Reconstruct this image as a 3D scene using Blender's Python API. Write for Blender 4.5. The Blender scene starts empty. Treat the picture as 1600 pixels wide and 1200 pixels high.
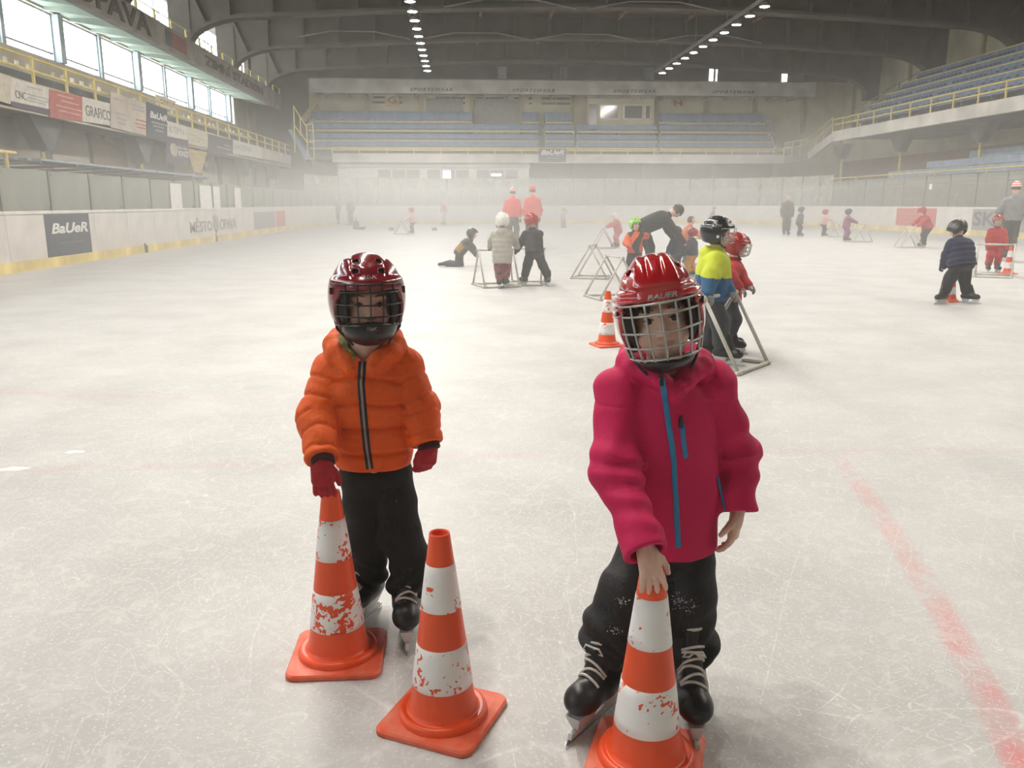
import bpy, bmesh, math, random
import numpy as np
from mathutils import Vector, Matrix

random.seed(7)
SC = bpy.context.scene
COL = SC.collection

# ------------------------------------------------------------------ camera
FPX, CAM_H, VPX, VPY = 1290.0, 1.35, 720.0, 318.0      # focal length in pixels of the 1600x1200 frame
PITCH = math.atan((600 - VPY) / FPX)
YAW = math.atan((800 - VPX) / math.hypot(FPX, 600 - VPY))
cam = bpy.data.cameras.new('camera')
cam.sensor_width = 36.0
cam.lens = 36.0 * FPX / 1600.0
cam.clip_end = 400
cam_o = bpy.data.objects.new('camera', cam)
COL.objects.link(cam_o)
cam_o.location = (0, 0, CAM_H)
cam_o.rotation_euler = (math.pi / 2 - PITCH, 0, -YAW)
SC.camera = cam_o

# ------------------------------------------------------------------ sky, light, exposure
SKY_STRENGTH = 6.0
LAMP_POWER = 340.0
SC.view_settings.view_transform = 'Standard'
SC.view_settings.look = 'None'
SC.view_settings.gamma = 1.0
SC.view_settings.use_curve_mapping = False
SC.view_settings.exposure = 0.72
SC.cycles.transparent_max_bounces = 14
SC.cycles.max_bounces = 6
SC.cycles.diffuse_bounces = 3
SC.cycles.volume_bounces = 0
SC.cycles.use_light_tree = False
SC.cycles.use_adaptive_sampling = True
SC.cycles.adaptive_threshold = 0.05
SC.cycles.adaptive_min_samples = 16
SC.cycles.sample_clamp_indirect = 6.0
world = bpy.data.worlds.new('overcast_sky')
SC.world = world
world.use_nodes = True
_bg = world.node_tree.nodes['Background']
_bg.inputs[0].default_value = (0.93, 0.97, 1.0, 1)
_bg.inputs[1].default_value = SKY_STRENGTH

# ------------------------------------------------------------------ picture -> place
_FW = Vector((math.sin(YAW) * math.cos(PITCH), math.cos(YAW) * math.cos(PITCH), -math.sin(PITCH)))
_RT = Vector((math.cos(YAW), -math.sin(YAW), 0))
_UP = _RT.cross(_FW)
_C = Vector((0, 0, CAM_H))


def ray(x, y):
    return _FW * FPX + _RT * (x - 800) + _UP * (600 - y)


def at_y(x, y, Y):
    d = ray(x, y)
    return _C + d * (Y / d.y)


def at_x(x, y, X):
    d = ray(x, y)
    return _C + d * (X / d.x)


def at_z(x, y, Z=0.0):
    d = ray(x, y)
    return _C + d * ((Z - CAM_H) / d.z)


# ------------------------------------------------------------------ materials
MATS = {}


def _new(name):
    m = bpy.data.materials.new(name)
    m.use_nodes = True
    nt = m.node_tree
    return m, nt, nt.nodes, nt.links, nt.nodes['Principled BSDF']


def mat(name, col, rough=0.6, metal=0.0, var=0.12, scale=6.0, bump=0.0, bscale=None, spec=0.5, coat=0.0, col2=None, detail=4.0,
        sheen=0.0, stretch=None):
    """Plain painted / cloth / metal surface: base colour broken up by noise, optional fine relief."""
    if name in MATS:
        return MATS[name]
    m, nt, N, L, b = _new(name)
    tc = N.new('ShaderNodeTexCoord')
    src = tc.outputs['Object']
    if stretch:
        mp = N.new('ShaderNodeMapping')
        mp.inputs['Scale'].default_value = stretch
        L.new(src, mp.inputs[0])
        src = mp.outputs[0]
    nz = N.new('ShaderNodeTexNoise')
    nz.inputs['Scale'].default_value = scale
    nz.inputs['Detail'].default_value = detail
    L.new(src, nz.inputs['Vector'])
    rmp = N.new('ShaderNodeMapRange')
    rmp.inputs[1].default_value = 0.3
    rmp.inputs[2].default_value = 0.7
    L.new(nz.outputs['Fac'], rmp.inputs[0])
    mx = N.new('ShaderNodeMix')
    mx.data_type = 'RGBA'
    c = Vector(col)
    c2 = Vector(col2) if col2 else c * (1 - 2 * var)
    c1 = c if col2 else c * (1 + var * 0.6)
    mx.inputs[6].default_value = (*[max(0, min(1, v)) for v in c2], 1)
    mx.inputs[7].default_value = (*[max(0, min(1, v)) for v in c1], 1)
    L.new(rmp.outputs[0], mx.inputs[0])
    L.new(mx.outputs[2], b.inputs['Base Color'])
    b.inputs['Roughness'].default_value = rough
    b.inputs['Metallic'].default_value = metal
    b.inputs['Specular IOR Level'].default_value = spec
    if coat:
        b.inputs['Coat Weight'].default_value = coat
        b.inputs['Coat Roughness'].default_value = 0.08
    if sheen:
        b.inputs['Sheen Weight'].default_value = sheen
        b.inputs['Sheen Roughness'].default_value = 0.5
    if bump:
        n2 = N.new('ShaderNodeTexNoise')
        n2.inputs['Scale'].default_value = bscale or scale * 4
        n2.inputs['Detail'].default_value = 3
        L.new(src, n2.inputs['Vector'])
        bp = N.new('ShaderNodeBump')
        bp.inputs['Strength'].default_value = bump
        bp.inputs['Distance'].default_value = 0.01
        L.new(n2.outputs['Fac'], bp.inputs['Height'])
        L.new(bp.outputs[0], b.inputs['Normal'])
    MATS[name] = m
    return m


def glass_mat(name, tint, mixfac, rough=0.05, body=None, bodyfac=0.0):
    """Thin sheet: light passes straight through (tinted), some is mirrored, some caught by dirt."""
    if name in MATS:
        return MATS[name]
    m, nt, N, L, b = _new(name)
    out = N['Material Output']
    tr = N.new('ShaderNodeBsdfTransparent')
    tr.inputs[0].default_value = (*tint, 1)
    gl = N.new('ShaderNodeBsdfGlossy')
    gl.inputs['Roughness'].default_value = rough
    gl.inputs[0].default_value = (0.9, 0.9, 0.9, 1)
    s = N.new('ShaderNodeMixShader')
    s.inputs[0].default_value = mixfac
    L.new(tr.outputs[0], s.inputs[1])
    L.new(gl.outputs[0], s.inputs[2])
    last = s
    if bodyfac:
        df = N.new('ShaderNodeBsdfDiffuse')
        df.inputs[0].default_value = (*body, 1)
        s2 = N.new('ShaderNodeMixShader')
        nz = N.new('ShaderNodeTexNoise')
        nz.inputs['Scale'].default_value = 1.3
        mr = N.new('ShaderNodeMapRange')
        mr.inputs[1].default_value = 0.3
        mr.inputs[2].default_value = 0.7
        mr.inputs[3].default_value = bodyfac * 0.8
        mr.inputs[4].default_value = min(1, bodyfac * 1.2)
        tc = N.new('ShaderNodeTexCoord')
        L.new(tc.outputs['Object'], nz.inputs['Vector'])
        L.new(nz.outputs['Fac'], mr.inputs[0])
        L.new(mr.outputs[0], s2.inputs[0])
        L.new(s.outputs[0], s2.inputs[1])
        L.new(df.outputs[0], s2.inputs[2])
        last = s2
    L.new(last.outputs[0], out.inputs['Surface'])
    MATS[name] = m
    return m


def emit_mat(name, col, strength):
    if name in MATS:
        return MATS[name]
    m, nt, N, L, b = _new(name)
    b.inputs['Base Color'].default_value = (*col, 1)
    b.inputs['Emission Color'].default_value = (*col, 1)
    b.inputs['Emission Strength'].default_value = strength
    MATS[name] = m
    return m


def ice_mat(name, red=0.0):
    """Skated ice: grey-white, criss-crossed by blade marks and snow dust; red > 0 for the paint line frozen under it."""
    m, nt, N, L, b = _new(name)
    tc = N.new('ShaderNodeTexCoord')
    P = tc.outputs['Object']

    def node(t, **kw):
        n = N.new(t)
        for k, v in kw.items():
            n.inputs[k].default_value = v
        return n

    def math_(op, a, c):
        n = N.new('ShaderNodeMath')
        n.operation = op
        for i, v in enumerate((a, c)):
            if isinstance(v, (int, float)):
                n.inputs[i].default_value = v
            else:
                L.new(v, n.inputs[i])
        return n.outputs[0]

    def remap(v, a, c, d, e):
        n = node('ShaderNodeMapRange')
        for i, q in ((1, a), (2, c), (3, d), (4, e)):
            n.inputs[i].default_value = q
        L.new(v, n.inputs[0])
        return n.outputs[0]

    def noise(scale, detail=3.0, vec=None, dist=0.0):
        n = N.new('ShaderNodeTexNoise')
        n.noise_dimensions = '2D'
        n.inputs['Scale'].default_value = scale
        n.inputs['Detail'].default_value = detail
        n.inputs['Distortion'].default_value = dist
        L.new(vec if vec is not None else P, n.inputs['Vector'])
        return n.outputs['Fac']

    total = None
    spec_ = ((0.35, 0.55, 16.0, 0.014, 0.55), (1.25, 0.7, 14.0, 0.013, 0.5), (2.3, 0.6, 15.0, 0.014, 0.55), (2.85, 0.9, 13.0, 0.014, 0.6), (0.85, 1.5, 15.0, 0.020, 0.7), (1.8, 1.9, 16.0, 0.022, 0.7), (0.1, 3.2, 16.0, 0.032, 0.8), (2.0, 4.2, 16.0, 0.038, 0.8), (1.1, 5.5, 16.0, 0.045, 0.75), (2.7, 7.0, 15.0, 0.05, 0.7))
    masks = [noise(0.9, 2.0), noise(2.2, 2.0), None]
    masks[2] = math_('SUBTRACT', 1.03, masks[0])
    for k, (ang, sc, dist, thr, amp) in enumerate(spec_):
        mp = node('ShaderNodeMapping')
        mp.inputs['Rotation'].default_value = (0, 0, ang)
        mp.inputs['Location'].default_value = (k * 3.7, k * 1.3, k * 5.0)
        L.new(P, mp.inputs[0])
        f = masks[k % 3]
        # blade marks are contour lines of a slow field stretched along one direction
        mp2 = node('ShaderNodeMapping')
        mp2.inputs['Scale'].default_value = (0.22, 1.0, 1)
        L.new(mp.outputs[0], mp2.inputs[0])
        g = noise(sc * 0.8, 0.0, mp2.outputs[0])
        fr = math_('FRACT', math_('MULTIPLY', g, dist), 0)
        d = math_('ABSOLUTE', math_('SUBTRACT', fr, 0.5), 0)
        line = remap(d, 0.0, thr, 1.0, 0.0)
        mask = remap(f, 0.44, 0.62, 0.0, amp)
        line = math_('MULTIPLY', line, mask)
        total = line if total is None else math_('MAXIMUM', total, line)
    total = math_('MULTIPLY', total, remap(noise(38, 1), 0.35, 0.65, 0.25, 1.0))
    dust = remap(noise(14, 4, None, 1.0), 0.50, 0.75, 0.0, 0.40)
    dust2 = remap(noise(85, 2), 0.60, 0.74, 0.0, 0.75)
    patch = remap(noise(1.4, 4), 0.3, 0.7, 0.0, 1.0)
    snow = math_('MAXIMUM', total, math_('MULTIPLY', math_('MAXIMUM', dust, dust2), 0.75))
    mx = N.new('ShaderNodeMix')
    mx.data_type = 'RGBA'
    mx.inputs[6].default_value = (0.455, 0.445, 0.43, 1)
    mx.inputs[7].default_value = (0.54, 0.53, 0.515, 1)
    L.new(patch, mx.inputs[0])
    basec = mx.outputs[2]
    if red:
        mr = N.new('ShaderNodeMix')
        mr.data_type = 'RGBA'
        L.new(basec, mr.inputs[6])
        mr.inputs[7].default_value = (0.62, 0.20, 0.20, 1)
        at = N.new('ShaderNodeAttribute')
        at.attribute_name = 'line'
        L.new(math_('MULTIPLY', remap(noise(5.5, 3), 0.3, 0.65, 0.15 * red, red), at.outputs['Fac']), mr.inputs[0])
        basec = mr.outputs[2]
    m2 = N.new('ShaderNodeMix')
    m2.data_type = 'RGBA'
    L.new(basec, m2.inputs[6])
    m2.inputs[7].default_value = (0.83, 0.83, 0.82, 1)
    L.new(math_('MULTIPLY', snow, 0.85), m2.inputs[0])
    L.new(m2.outputs[2], b.inputs['Base Color'])
    L.new(remap(snow, 0, 1, 0.5, 0.8), b.inputs['Roughness'])
    b.inputs['Specular IOR Level'].default_value = 0.25
    bp = N.new('ShaderNodeBump')
    bp.inputs['Strength'].default_value = 0.35
    bp.inputs['Distance'].default_value = 0.004
    L.new(snow, bp.inputs['Height'])
    L.new(bp.outputs[0], b.inputs['Normal'])
    MATS[name] = m
    return m


# ------------------------------------------------------------------ mesh building
class MB:
    """Collects simple solids and links them as ONE mesh object."""

    def __init__(self):
        self.v, self.f, self.m = [], [], []

    def poly(self, pts, faces, mi=0):
        o = len(self.v)
        self.v += [tuple(p) for p in pts]
        self.f += [tuple(o + i for i in f) for f in faces]
        self.m += [mi] * len(faces)
        return self

    def box(self, x0, x1, y0, y1, z0, z1, mi=0):
        return self.poly([(x0, y0, z0), (x1, y0, z0), (x1, y1, z0), (x0, y1, z0), (x0, y0, z1), (x1, y0, z1), (x1, y1, z1), (x0, y1, z1)],
                         [(0, 3, 2, 1), (4, 5, 6, 7), (0, 1, 5, 4), (1, 2, 6, 5), (2, 3, 7, 6), (3, 0, 4, 7)], mi)

    def prism(self, pts, a, b, axis, mi=0):
        """2-D outline (counter-clockwise or not) swept from a to b along axis 'x', 'y' or 'z'."""
        def P(u, w, t):
            return {'x': (t, u, w), 'y': (u, t, w), 'z': (u, w, t)}[axis]
        n = len(pts)
        vs = [P(u, w, a) for u, w in pts] + [P(u, w, b) for u, w in pts]
        fs = [tuple(range(n)), tuple(range(2 * n - 1, n - 1, -1))] + [(i, i + n, (i + 1) % n + n, (i + 1) % n) for i in range(n)]
        return self.poly(vs, fs, mi)

    def tube(self, p, q, r, n=8, r2=None, mi=0):
        p, q = Vector(p), Vector(q)
        r2 = r if r2 is None else r2
        d = (q - p).normalized()
        a = d.orthogonal().normalized()
        c = d.cross(a)
        vs, fs = [], []
        for k in range(n):
            t = 2 * math.pi * k / n
            u = a * math.cos(t) + c * math.sin(t)
            vs += [p + u * r, q + u * r2]
        for k in range(n):
            i, j = 2 * k, 2 * ((k + 1) % n)
            fs.append((i, j, j + 1, i + 1))
        fs.append(tuple(range(0, 2 * n, 2))[::-1])
        fs.append(tuple(range(1, 2 * n, 2)))
        return self.poly(vs, fs, mi)

    def path(self, pts, r, n=8, closed=False, mi=0):
        """Round bar bent along a list of points."""
        pts = [Vector(p) for p in pts]
        m = len(pts)
        rr = r if isinstance(r, (list, tuple)) else [r] * m
        up = None
        rings = []
        for i, p in enumerate(pts):
            a = pts[(i - 1) % m] if closed or i > 0 else p
            c = pts[(i + 1) % m] if closed or i < m - 1 else p
            t = (c - a).normalized()
            if up is None:
                up = t.orthogonal().normalized()
            up = (up - t * up.dot(t)).normalized()
            s = t.cross(up)
            rings.append([p + (up * math.cos(2 * math.pi * k / n) + s * math.sin(2 * math.pi * k / n)) * rr[i] for k in range(n)])
        vs = [q for g in rings for q in g]
        fs = []
        for i in range(m if closed else m - 1):
            j = (i + 1) % m
            for k in range(n):
                fs.append((i * n + k, i * n + (k + 1) % n, j * n + (k + 1) % n, j * n + k))
        if not closed:
            fs.append(tuple(range(n))[::-1])
            fs.append(tuple((m - 1) * n + k for k in range(n)))
        return self.poly(vs, fs, mi)

    def lathe(self, prof, n=32, mi=0, c=(0, 0)):
        vs, fs = [], []
        for r, z in prof:
            for k in range(n):
                t = 2 * math.pi * k / n
                vs.append((c[0] + r * math.cos(t), c[1] + r * math.sin(t), z))
        for i in range(len(prof) - 1):
            for k in range(n):
                fs.append((i * n + k, i * n + (k + 1) % n, (i + 1) * n + (k + 1) % n, (i + 1) * n + k))
        return self.poly(vs, fs, mi)

    def mesh(self, name, mats, smooth=False):
        me = bpy.data.meshes.new(name)
        me.from_pydata(self.v, [], self.f)
        ms = mats if isinstance(mats, (list, tuple)) else [mats]
        for x in ms:
            me.materials.append(x)
        if len(ms) > 1:
            me.polygons.foreach_set('material_index', self.m)
        bm = bmesh.new()
        bm.from_mesh(me)
        bmesh.ops.recalc_face_normals(bm, faces=bm.faces)
        bm.to_mesh(me)
        bm.free()
        if smooth:
            me.polygons.foreach_set('use_smooth', [True] * len(me.polygons))
        return me

    def build(self, name, mats, parent=None, smooth=False, loc=None):
        return link(name, self.mesh(name, mats, smooth), parent, loc)


def link(name, data, parent=None, loc=None, rot=None):
    o = bpy.data.objects.new(name, data)
    COL.objects.link(o)
    if parent is not None:
        o.parent = parent
    if loc is not None:
        o.location = loc
    if rot is not None:
        o.rotation_euler = rot
    return o


def tag(o, label, cat, group=None):
    o['label'] = label
    o['category'] = cat
    if group:
        o['group'] = group
    return o


def struct(o, label, cat=None):
    o['kind'] = 'structure'
    o['label'] = label
    if cat:
        o['category'] = cat
    return o


def empty(name, loc=(0, 0, 0), rz=0.0):
    o = bpy.data.objects.new(name, None)
    COL.objects.link(o)
    o.location = loc
    o.rotation_euler = (0, 0, rz)
    o.empty_display_size = 0.1
    return o


def copy_tree(o, parent=None, loc=None, rz=None):
    c = o.copy()
    COL.objects.link(c)
    c.parent = parent
    if loc is not None:
        c.location = loc
    if rz is not None:
        c.rotation_euler = (0, 0, rz)
    for ch in list(o.children):
        copy_tree(ch, c)
    return c


def text_mesh(body, w, h, depth=0.006, shear=0.0, bold=0.0, spacing=1.0):
    """Flat lettering as a thin mesh in the XZ plane (reads from -Y), centred, w by h."""
    cu = bpy.data.curves.new('lettering', 'FONT')
    cu.body = body
    cu.shear = shear
    cu.offset = bold
    cu.extrude = 0.01
    cu.space_character = spacing
    cu.resolution_u = 3
    o = bpy.data.objects.new('lettering', cu)
    COL.objects.link(o)
    bpy.context.view_layer.update()
    dg = bpy.context.evaluated_depsgraph_get()
    me = bpy.data.meshes.new_from_object(o.evaluated_get(dg))
    bpy.data.objects.remove(o)
    co = np.zeros(len(me.vertices) * 3)
    me.vertices.foreach_get('co', co)
    co = co.reshape(-1, 3)
    lo, hi = co.min(0), co.max(0)
    s = (co - (lo + hi) / 2) / np.maximum(hi - lo, 1e-6)
    out = np.stack([s[:, 0] * w, -s[:, 2] * depth, s[:, 1] * h], 1)
    me.vertices.foreach_set('co', out.ravel())
    me.name = 'lettering'
    return me


def lettering(body, w, h, m, parent, loc, rz=0.0, **kw):
    me = text_mesh(body, w, h, **kw)
    me.materials.clear()
    me.materials.append(m)
    return link('lettering', me, parent, loc, (0, 0, rz))

# ================================================================== THE HALL
XL, XR, YF, RC = -8.9, 22.0, 57.0, 8.0          # rink boards: sides, far end, corner radius
FRAMES = [3, 11, 19, 27, 35, 43, 51, 59]        # roof frames along the hall
YW = 67.0                                       # far wall
m_white = mat('board_plastic', (0.66, 0.62, 0.57), 0.45, var=0.10, scale=1.6, detail=6)
m_cap = mat('cap_rail_plastic', (0.74, 0.70, 0.64), 0.4)
m_kick = mat('kick_plate_yellow', (0.78, 0.62, 0.22), 0.5, var=0.2, scale=2)
m_post = mat('dark_metal', (0.11, 0.105, 0.10), 0.5)
m_pane = glass_mat('rink_glass', (0.80, 0.84, 0.80), 0.06, 0.12, (0.36, 0.37, 0.33), 0.5)
m_rpane = glass_mat('rink_glass_right', (0.82, 0.84, 0.80), 0.06, 0.12, (0.26, 0.25, 0.22), 0.42)
m_farpane = glass_mat('rink_glass_far', (0.85, 0.87, 0.84), 0.06, 0.12, (0.45, 0.45, 0.41), 0.38)
m_win = glass_mat('window_glass', (0.96, 0.98, 0.98), 0.05, 0.05)
m_cream = mat('cream_wall_paint', (0.56, 0.51, 0.33), 0.75, var=0.10, scale=0.8, detail=6)
m_creamdk = mat('ochre_pilaster', (0.36, 0.29, 0.10), 0.7)
m_beige = mat('beige_plaster', (0.52, 0.46, 0.37), 0.85, var=0.12, scale=0.9, detail=6)
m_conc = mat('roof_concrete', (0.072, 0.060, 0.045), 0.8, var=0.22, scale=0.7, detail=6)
m_concw = mat('brown_concrete', (0.12, 0.10, 0.075), 0.85, var=0.2, scale=0.6, detail=6)
m_fascia = mat('pale_concrete', (0.52, 0.49, 0.44), 0.8, var=0.16, scale=0.9, detail=6)
m_grey = mat('grey_concrete', (0.17, 0.16, 0.145), 0.85, var=0.18, scale=0.9, detail=6)
m_dkgrey = mat('dark_step_concrete', (0.13, 0.135, 0.13), 0.85, var=0.2, scale=1.4)
m_yel = mat('yellow_rail_paint', (0.66, 0.52, 0.14), 0.5, var=0.12, scale=3)
m_blue = mat('blue_bench_paint', (0.13, 0.20, 0.32), 0.55, var=0.2, scale=2.5)
m_bluelt = mat('pale_blue_bench_paint', (0.28, 0.34, 0.42), 0.6, var=0.18, scale=2.5)
m_steel = mat('window_post_steel', (0.40, 0.46, 0.50), 0.45, var=0.08)
m_soffit = mat('green_soffit_panel', (0.30, 0.36, 0.29), 0.7, var=0.14, scale=1.2)
m_gal = mat('gallery_fascia', (0.22, 0.20, 0.165), 0.8, var=0.2, scale=1.0)
m_rust = mat('rusty_steel', (0.16, 0.085, 0.055), 0.75, var=0.3, scale=2)
m_black = mat('black_print', (0.03, 0.03, 0.032), 0.6)
m_darkblue = mat('slate_print', (0.055, 0.062, 0.085), 0.6)
m_purple = mat('aubergine_print', (0.075, 0.05, 0.085), 0.65)
m_red = mat('red_print', (0.52, 0.10, 0.08), 0.6)
m_offw = mat('white_print', (0.72, 0.70, 0.66), 0.6)
m_greyp = mat('grey_print', (0.30, 0.29, 0.28), 0.6)
m_darkglass = mat('dark_window', (0.05, 0.05, 0.05), 0.2)
m_litpane = emit_mat('lit_window', (0.95, 0.97, 1.0), 4.0)
m_ice = ice_mat('skated_ice')
m_icered = ice_mat('skated_ice_red_line', 0.75)

# ---- ice and the lines frozen into it
b = MB().poly([(XL - 0.05, -6, 0), (XR + 0.05, -6, 0), (XR + 0.05, YF + 0.05, 0), (XL - 0.05, YF + 0.05, 0),
               (XL - 0.05, -6, -0.3), (XR + 0.05, -6, -0.3), (XR + 0.05, YF + 0.05, -0.3), (XL - 0.05, YF + 0.05, -0.3)],
              [(0, 1, 2, 3), (7, 6, 5, 4), (0, 4, 5, 1), (1, 5, 6, 2), (2, 6, 7, 3), (3, 7, 4, 0)])
ice = struct(b.build('floor', m_ice), 'scratched grey-white ice of the skating rink', 'ice rink')


def line_strip(pts, w, parent, strength):
    """Worn paint line under the ice: strongest along the middle, fading out to both sides."""
    pts = [Vector((p[0], p[1], 0)) for p in pts]
    cols = [(-1.0, 0.0), (-0.55, 0.75), (0.0, 1.0), (0.55, 0.75), (1.0, 0.0)]
    vs, val = [], []
    for i, p in enumerate(pts):
        t = (pts[min(i + 1, len(pts) - 1)] - pts[max(i - 1, 0)]).normalized()
        n = Vector((-t.y, t.x, 0)) * w
        for u, a in cols:
            vs.append((p.x + n.x * u, p.y + n.y * u, 0.0003))
            val.append(a * (strength if isinstance(strength, float) else strength[i]))
    n = len(pts)
    o = MB().poly(vs, [(i * 5 + k, i * 5 + k + 1, i * 5 + 6 + k, i * 5 + 5 + k) for i in range(n - 1) for k in range(4)]).build('red_line', m_icered, parent)
    at = o.data.attributes.new('line', 'FLOAT', 'POINT')
    at.data.foreach_set('value', val)
    o['label'] = 'faded red line frozen under the ice'
    return o


line_strip([at_z(x, y) for x, y in ((1640, 1275), (1590, 1180), (1535, 1070), (1480, 970), (1430, 885), (1370, 795), (1312, 716))], 0.062, ice, [1.2, 1.2, 1.05, 0.9, 0.7, 0.5, 0.35])
line_strip([at_z(x, y) for x, y in ((-120, 738), (40, 733), (200, 730), (470, 723), (760, 713), (1000, 709), (1312, 706), (1500, 705), (1700, 704))], 0.07, ice, [0.35, 0.35, 0.3, 0.25, 0.15, 0.15, 0.25, 0.2, 0.1])
line_strip([at_z(x, y) for x, y in ((-100, 607), (0, 612), (100, 617), (220, 621), (350, 623), (470, 623), (640, 620), (800, 612))], 0.08, ice, [0.3, 0.3, 0.3, 0.22, 0.15, 0.1, 0.05, 0.0])

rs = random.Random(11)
for px, py, rx_, ry_ in ((20, 733, 0.09, 0.045), (117, 706, 0.06, 0.03)):  # flat white patches stand in for lamp reflections on the ice
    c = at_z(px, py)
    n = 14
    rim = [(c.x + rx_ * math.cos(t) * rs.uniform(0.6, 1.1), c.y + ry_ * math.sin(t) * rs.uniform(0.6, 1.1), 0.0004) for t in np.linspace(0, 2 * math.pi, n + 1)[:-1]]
    o = MB().poly(rim + [(c.x, c.y, 0.006)], [(k, (k + 1) % n, n) for k in range(n)]).build('glint_patch', mat('painted_glint', (0.9, 0.9, 0.9), 0.6), ice)
    o['label'] = 'small white painted glint of lamplight on the ice'

# ground outside the boards
b = MB().box(-17.2, 31.2, -9, YW + 0.5, -0.6, -0.3).box(-17.2, XL - 0.05, -9, YW, -0.3, -0.02).box(XR + 0.05, 31.2, -9, YW, -0.3, -0.02).box(XL - 0.05, XR + 0.05, YF + 0.05, YW, -0.3, -0.02)
struct(b.build('floor_surround', m_grey), 'grey concrete floor around the rink', 'floor')

# ---- boards with kick plate, cap rail, glass and posts
boards = empty('rink_boards')
struct(boards, 'white rink boards with yellow kick plate and glass', 'rink boards')
_cache = {}


def board_piece(p, q, glass_top, pane_m, post=True, nglass=1):
    p, q = Vector(p), Vector(q)
    L = round((q - p).length, 3)
    ang = math.atan2(q.y - p.y, q.x - p.x)
    mid = (p + q) / 2

    def part(name, key, mk, m, z=0.0, off=0.0):
        k = (name, L, key)
        if k not in _cache:
            _cache[k] = mk().mesh(name, m)
        o = link(name, _cache[k], boards, (mid.x - math.sin(ang) * off, mid.y + math.cos(ang) * off, z), (0, 0, ang))
        return o
    h = L / 2
    part('board_panel', 0, lambda: MB().box(-h + 0.006, h - 0.006, -0.02, 0.06, 0.21, 1.14), m_white)
    part('kick_plate', 0, lambda: MB().box(-h, h, -0.05, 0.03, -0.02, 0.21), m_kick)
    part('cap_rail', 0, lambda: MB().box(-h, h, -0.04, 0.10, 1.14, 1.20), m_cap)
    g = (L - 0.05) / nglass
    for i in range(nglass):
        k = ('glass_pane', L, glass_top, nglass)
        if k not in _cache:
            _cache[k] = MB().box(-g / 2 + 0.02, g / 2 - 0.02, 0.02, 0.032, 1.20, glass_top).mesh('glass_pane', pane_m)
        x = -h + 0.025 + g * (i + 0.5)
        link('glass_pane', _cache[k], boards, mid + Vector((math.cos(ang) * x, math.sin(ang) * x, 0)), (0, 0, ang))
        k = ('glass_post', glass_top)
        if k not in _cache:
            _cache[k] = MB().box(-0.02, 0.02, 0.0, 0.06, 1.20, glass_top + 0.02).mesh('glass_post', m_post)
        x = -h + g * i
        link('glass_post', _cache[k], boards, mid + Vector((math.cos(ang) * x, math.sin(ang) * x, 0)), (0, 0, ang))


# walk clockwise seen from above so that the +y side of each piece faces outwards
for k in range(21):
    y = 7 + 2 * k
    board_piece((XL, y, 0), (XL, y + 2, 0), 2.04, m_pane)
for k in range(8):
    a0, a1 = math.pi - k * math.pi / 16, math.pi - (k + 1) * math.pi / 16
    c = Vector((XL + RC, YF - RC, 0))
    board_piece(c + Vector((math.cos(a0), math.sin(a0), 0)) * RC, c + Vector((math.cos(a1), math.sin(a1), 0)) * RC, 3.0, m_farpane)
n = 7
w = (XR - XL - 2 * RC) / n
for k in range(n):
    board_piece((XL + RC + k * w, YF, 0), (XL + RC + (k + 1) * w, YF, 0), 3.0, m_farpane, nglass=2)
for k in range(8):
    a0, a1 = math.pi / 2 - k * math.pi / 16, math.pi / 2 - (k + 1) * math.pi / 16
    c = Vector((XR - RC, YF - RC, 0))
    board_piece(c + Vector((math.cos(a0), math.sin(a0), 0)) * RC, c + Vector((math.cos(a1), math.sin(a1), 0)) * RC, 3.0, m_farpane)
for k in range(21):
    y = 49 - 2 * k
    board_piece((XR, y, 0), (XR, y - 2, 0), 2.62, m_rpane)


def side_print(side, px0, px1, z0, z1, m, name='advert_panel', label=None, parent=None):
    """Flat printed panel on the ice side of a board wall, between two picture columns."""
    X = XL + 0.024 if side == 'l' else XR - 0.024
    ya, yb = at_x(px0, 345, X).y, at_x(px1, 345, X).y
    y0, y1 = min(ya, yb), max(ya, yb)
    o = MB().box(-0.004, 0.004, y0, y1, z0, z1).build(name, m, parent or boards, loc=(X, 0, 0))
    if label:
        o['label'] = label
    return o, X, y0, y1


def side_text(body, side, px0, px1, z0, z1, m, parent, dx=0.009, **kw):
    X = (XL + 0.024 if side == 'l' else XR - 0.024)
    ya, yb = at_x(px0, 345, X).y, at_x(px1, 345, X).y
    w = abs(yb - ya)
    s = 1 if side == 'l' else -1
    px = X if parent is boards else 0
    return lettering(body, w, z1 - z0, m, parent, (px + s * dx, (ya + yb) / 2, (z0 + z1) / 2), math.pi / 2 if side == 'l' else -math.pi / 2, **kw)


o, *_ = side_print('l', 69, 139, 0.21, 1.12, m_darkblue, label='dark slate advert panel with white lettering')
side_text('BaUeR', 'l', 78, 135, 0.70, 0.93, m_offw, o, shear=0.25, bold=0.03)
side_text('www.hockey', 'l', 88, 128, 0.47, 0.52, m_greyp, o)
side_text('MĚSTO', 'l', 296, 331, 0.40, 0.88, m_greyp, boards, bold=0.02)
side_text('OPAVA', 'l', 343, 369, 0.40, 0.80, m_greyp, boards, bold=0.02)
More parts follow.
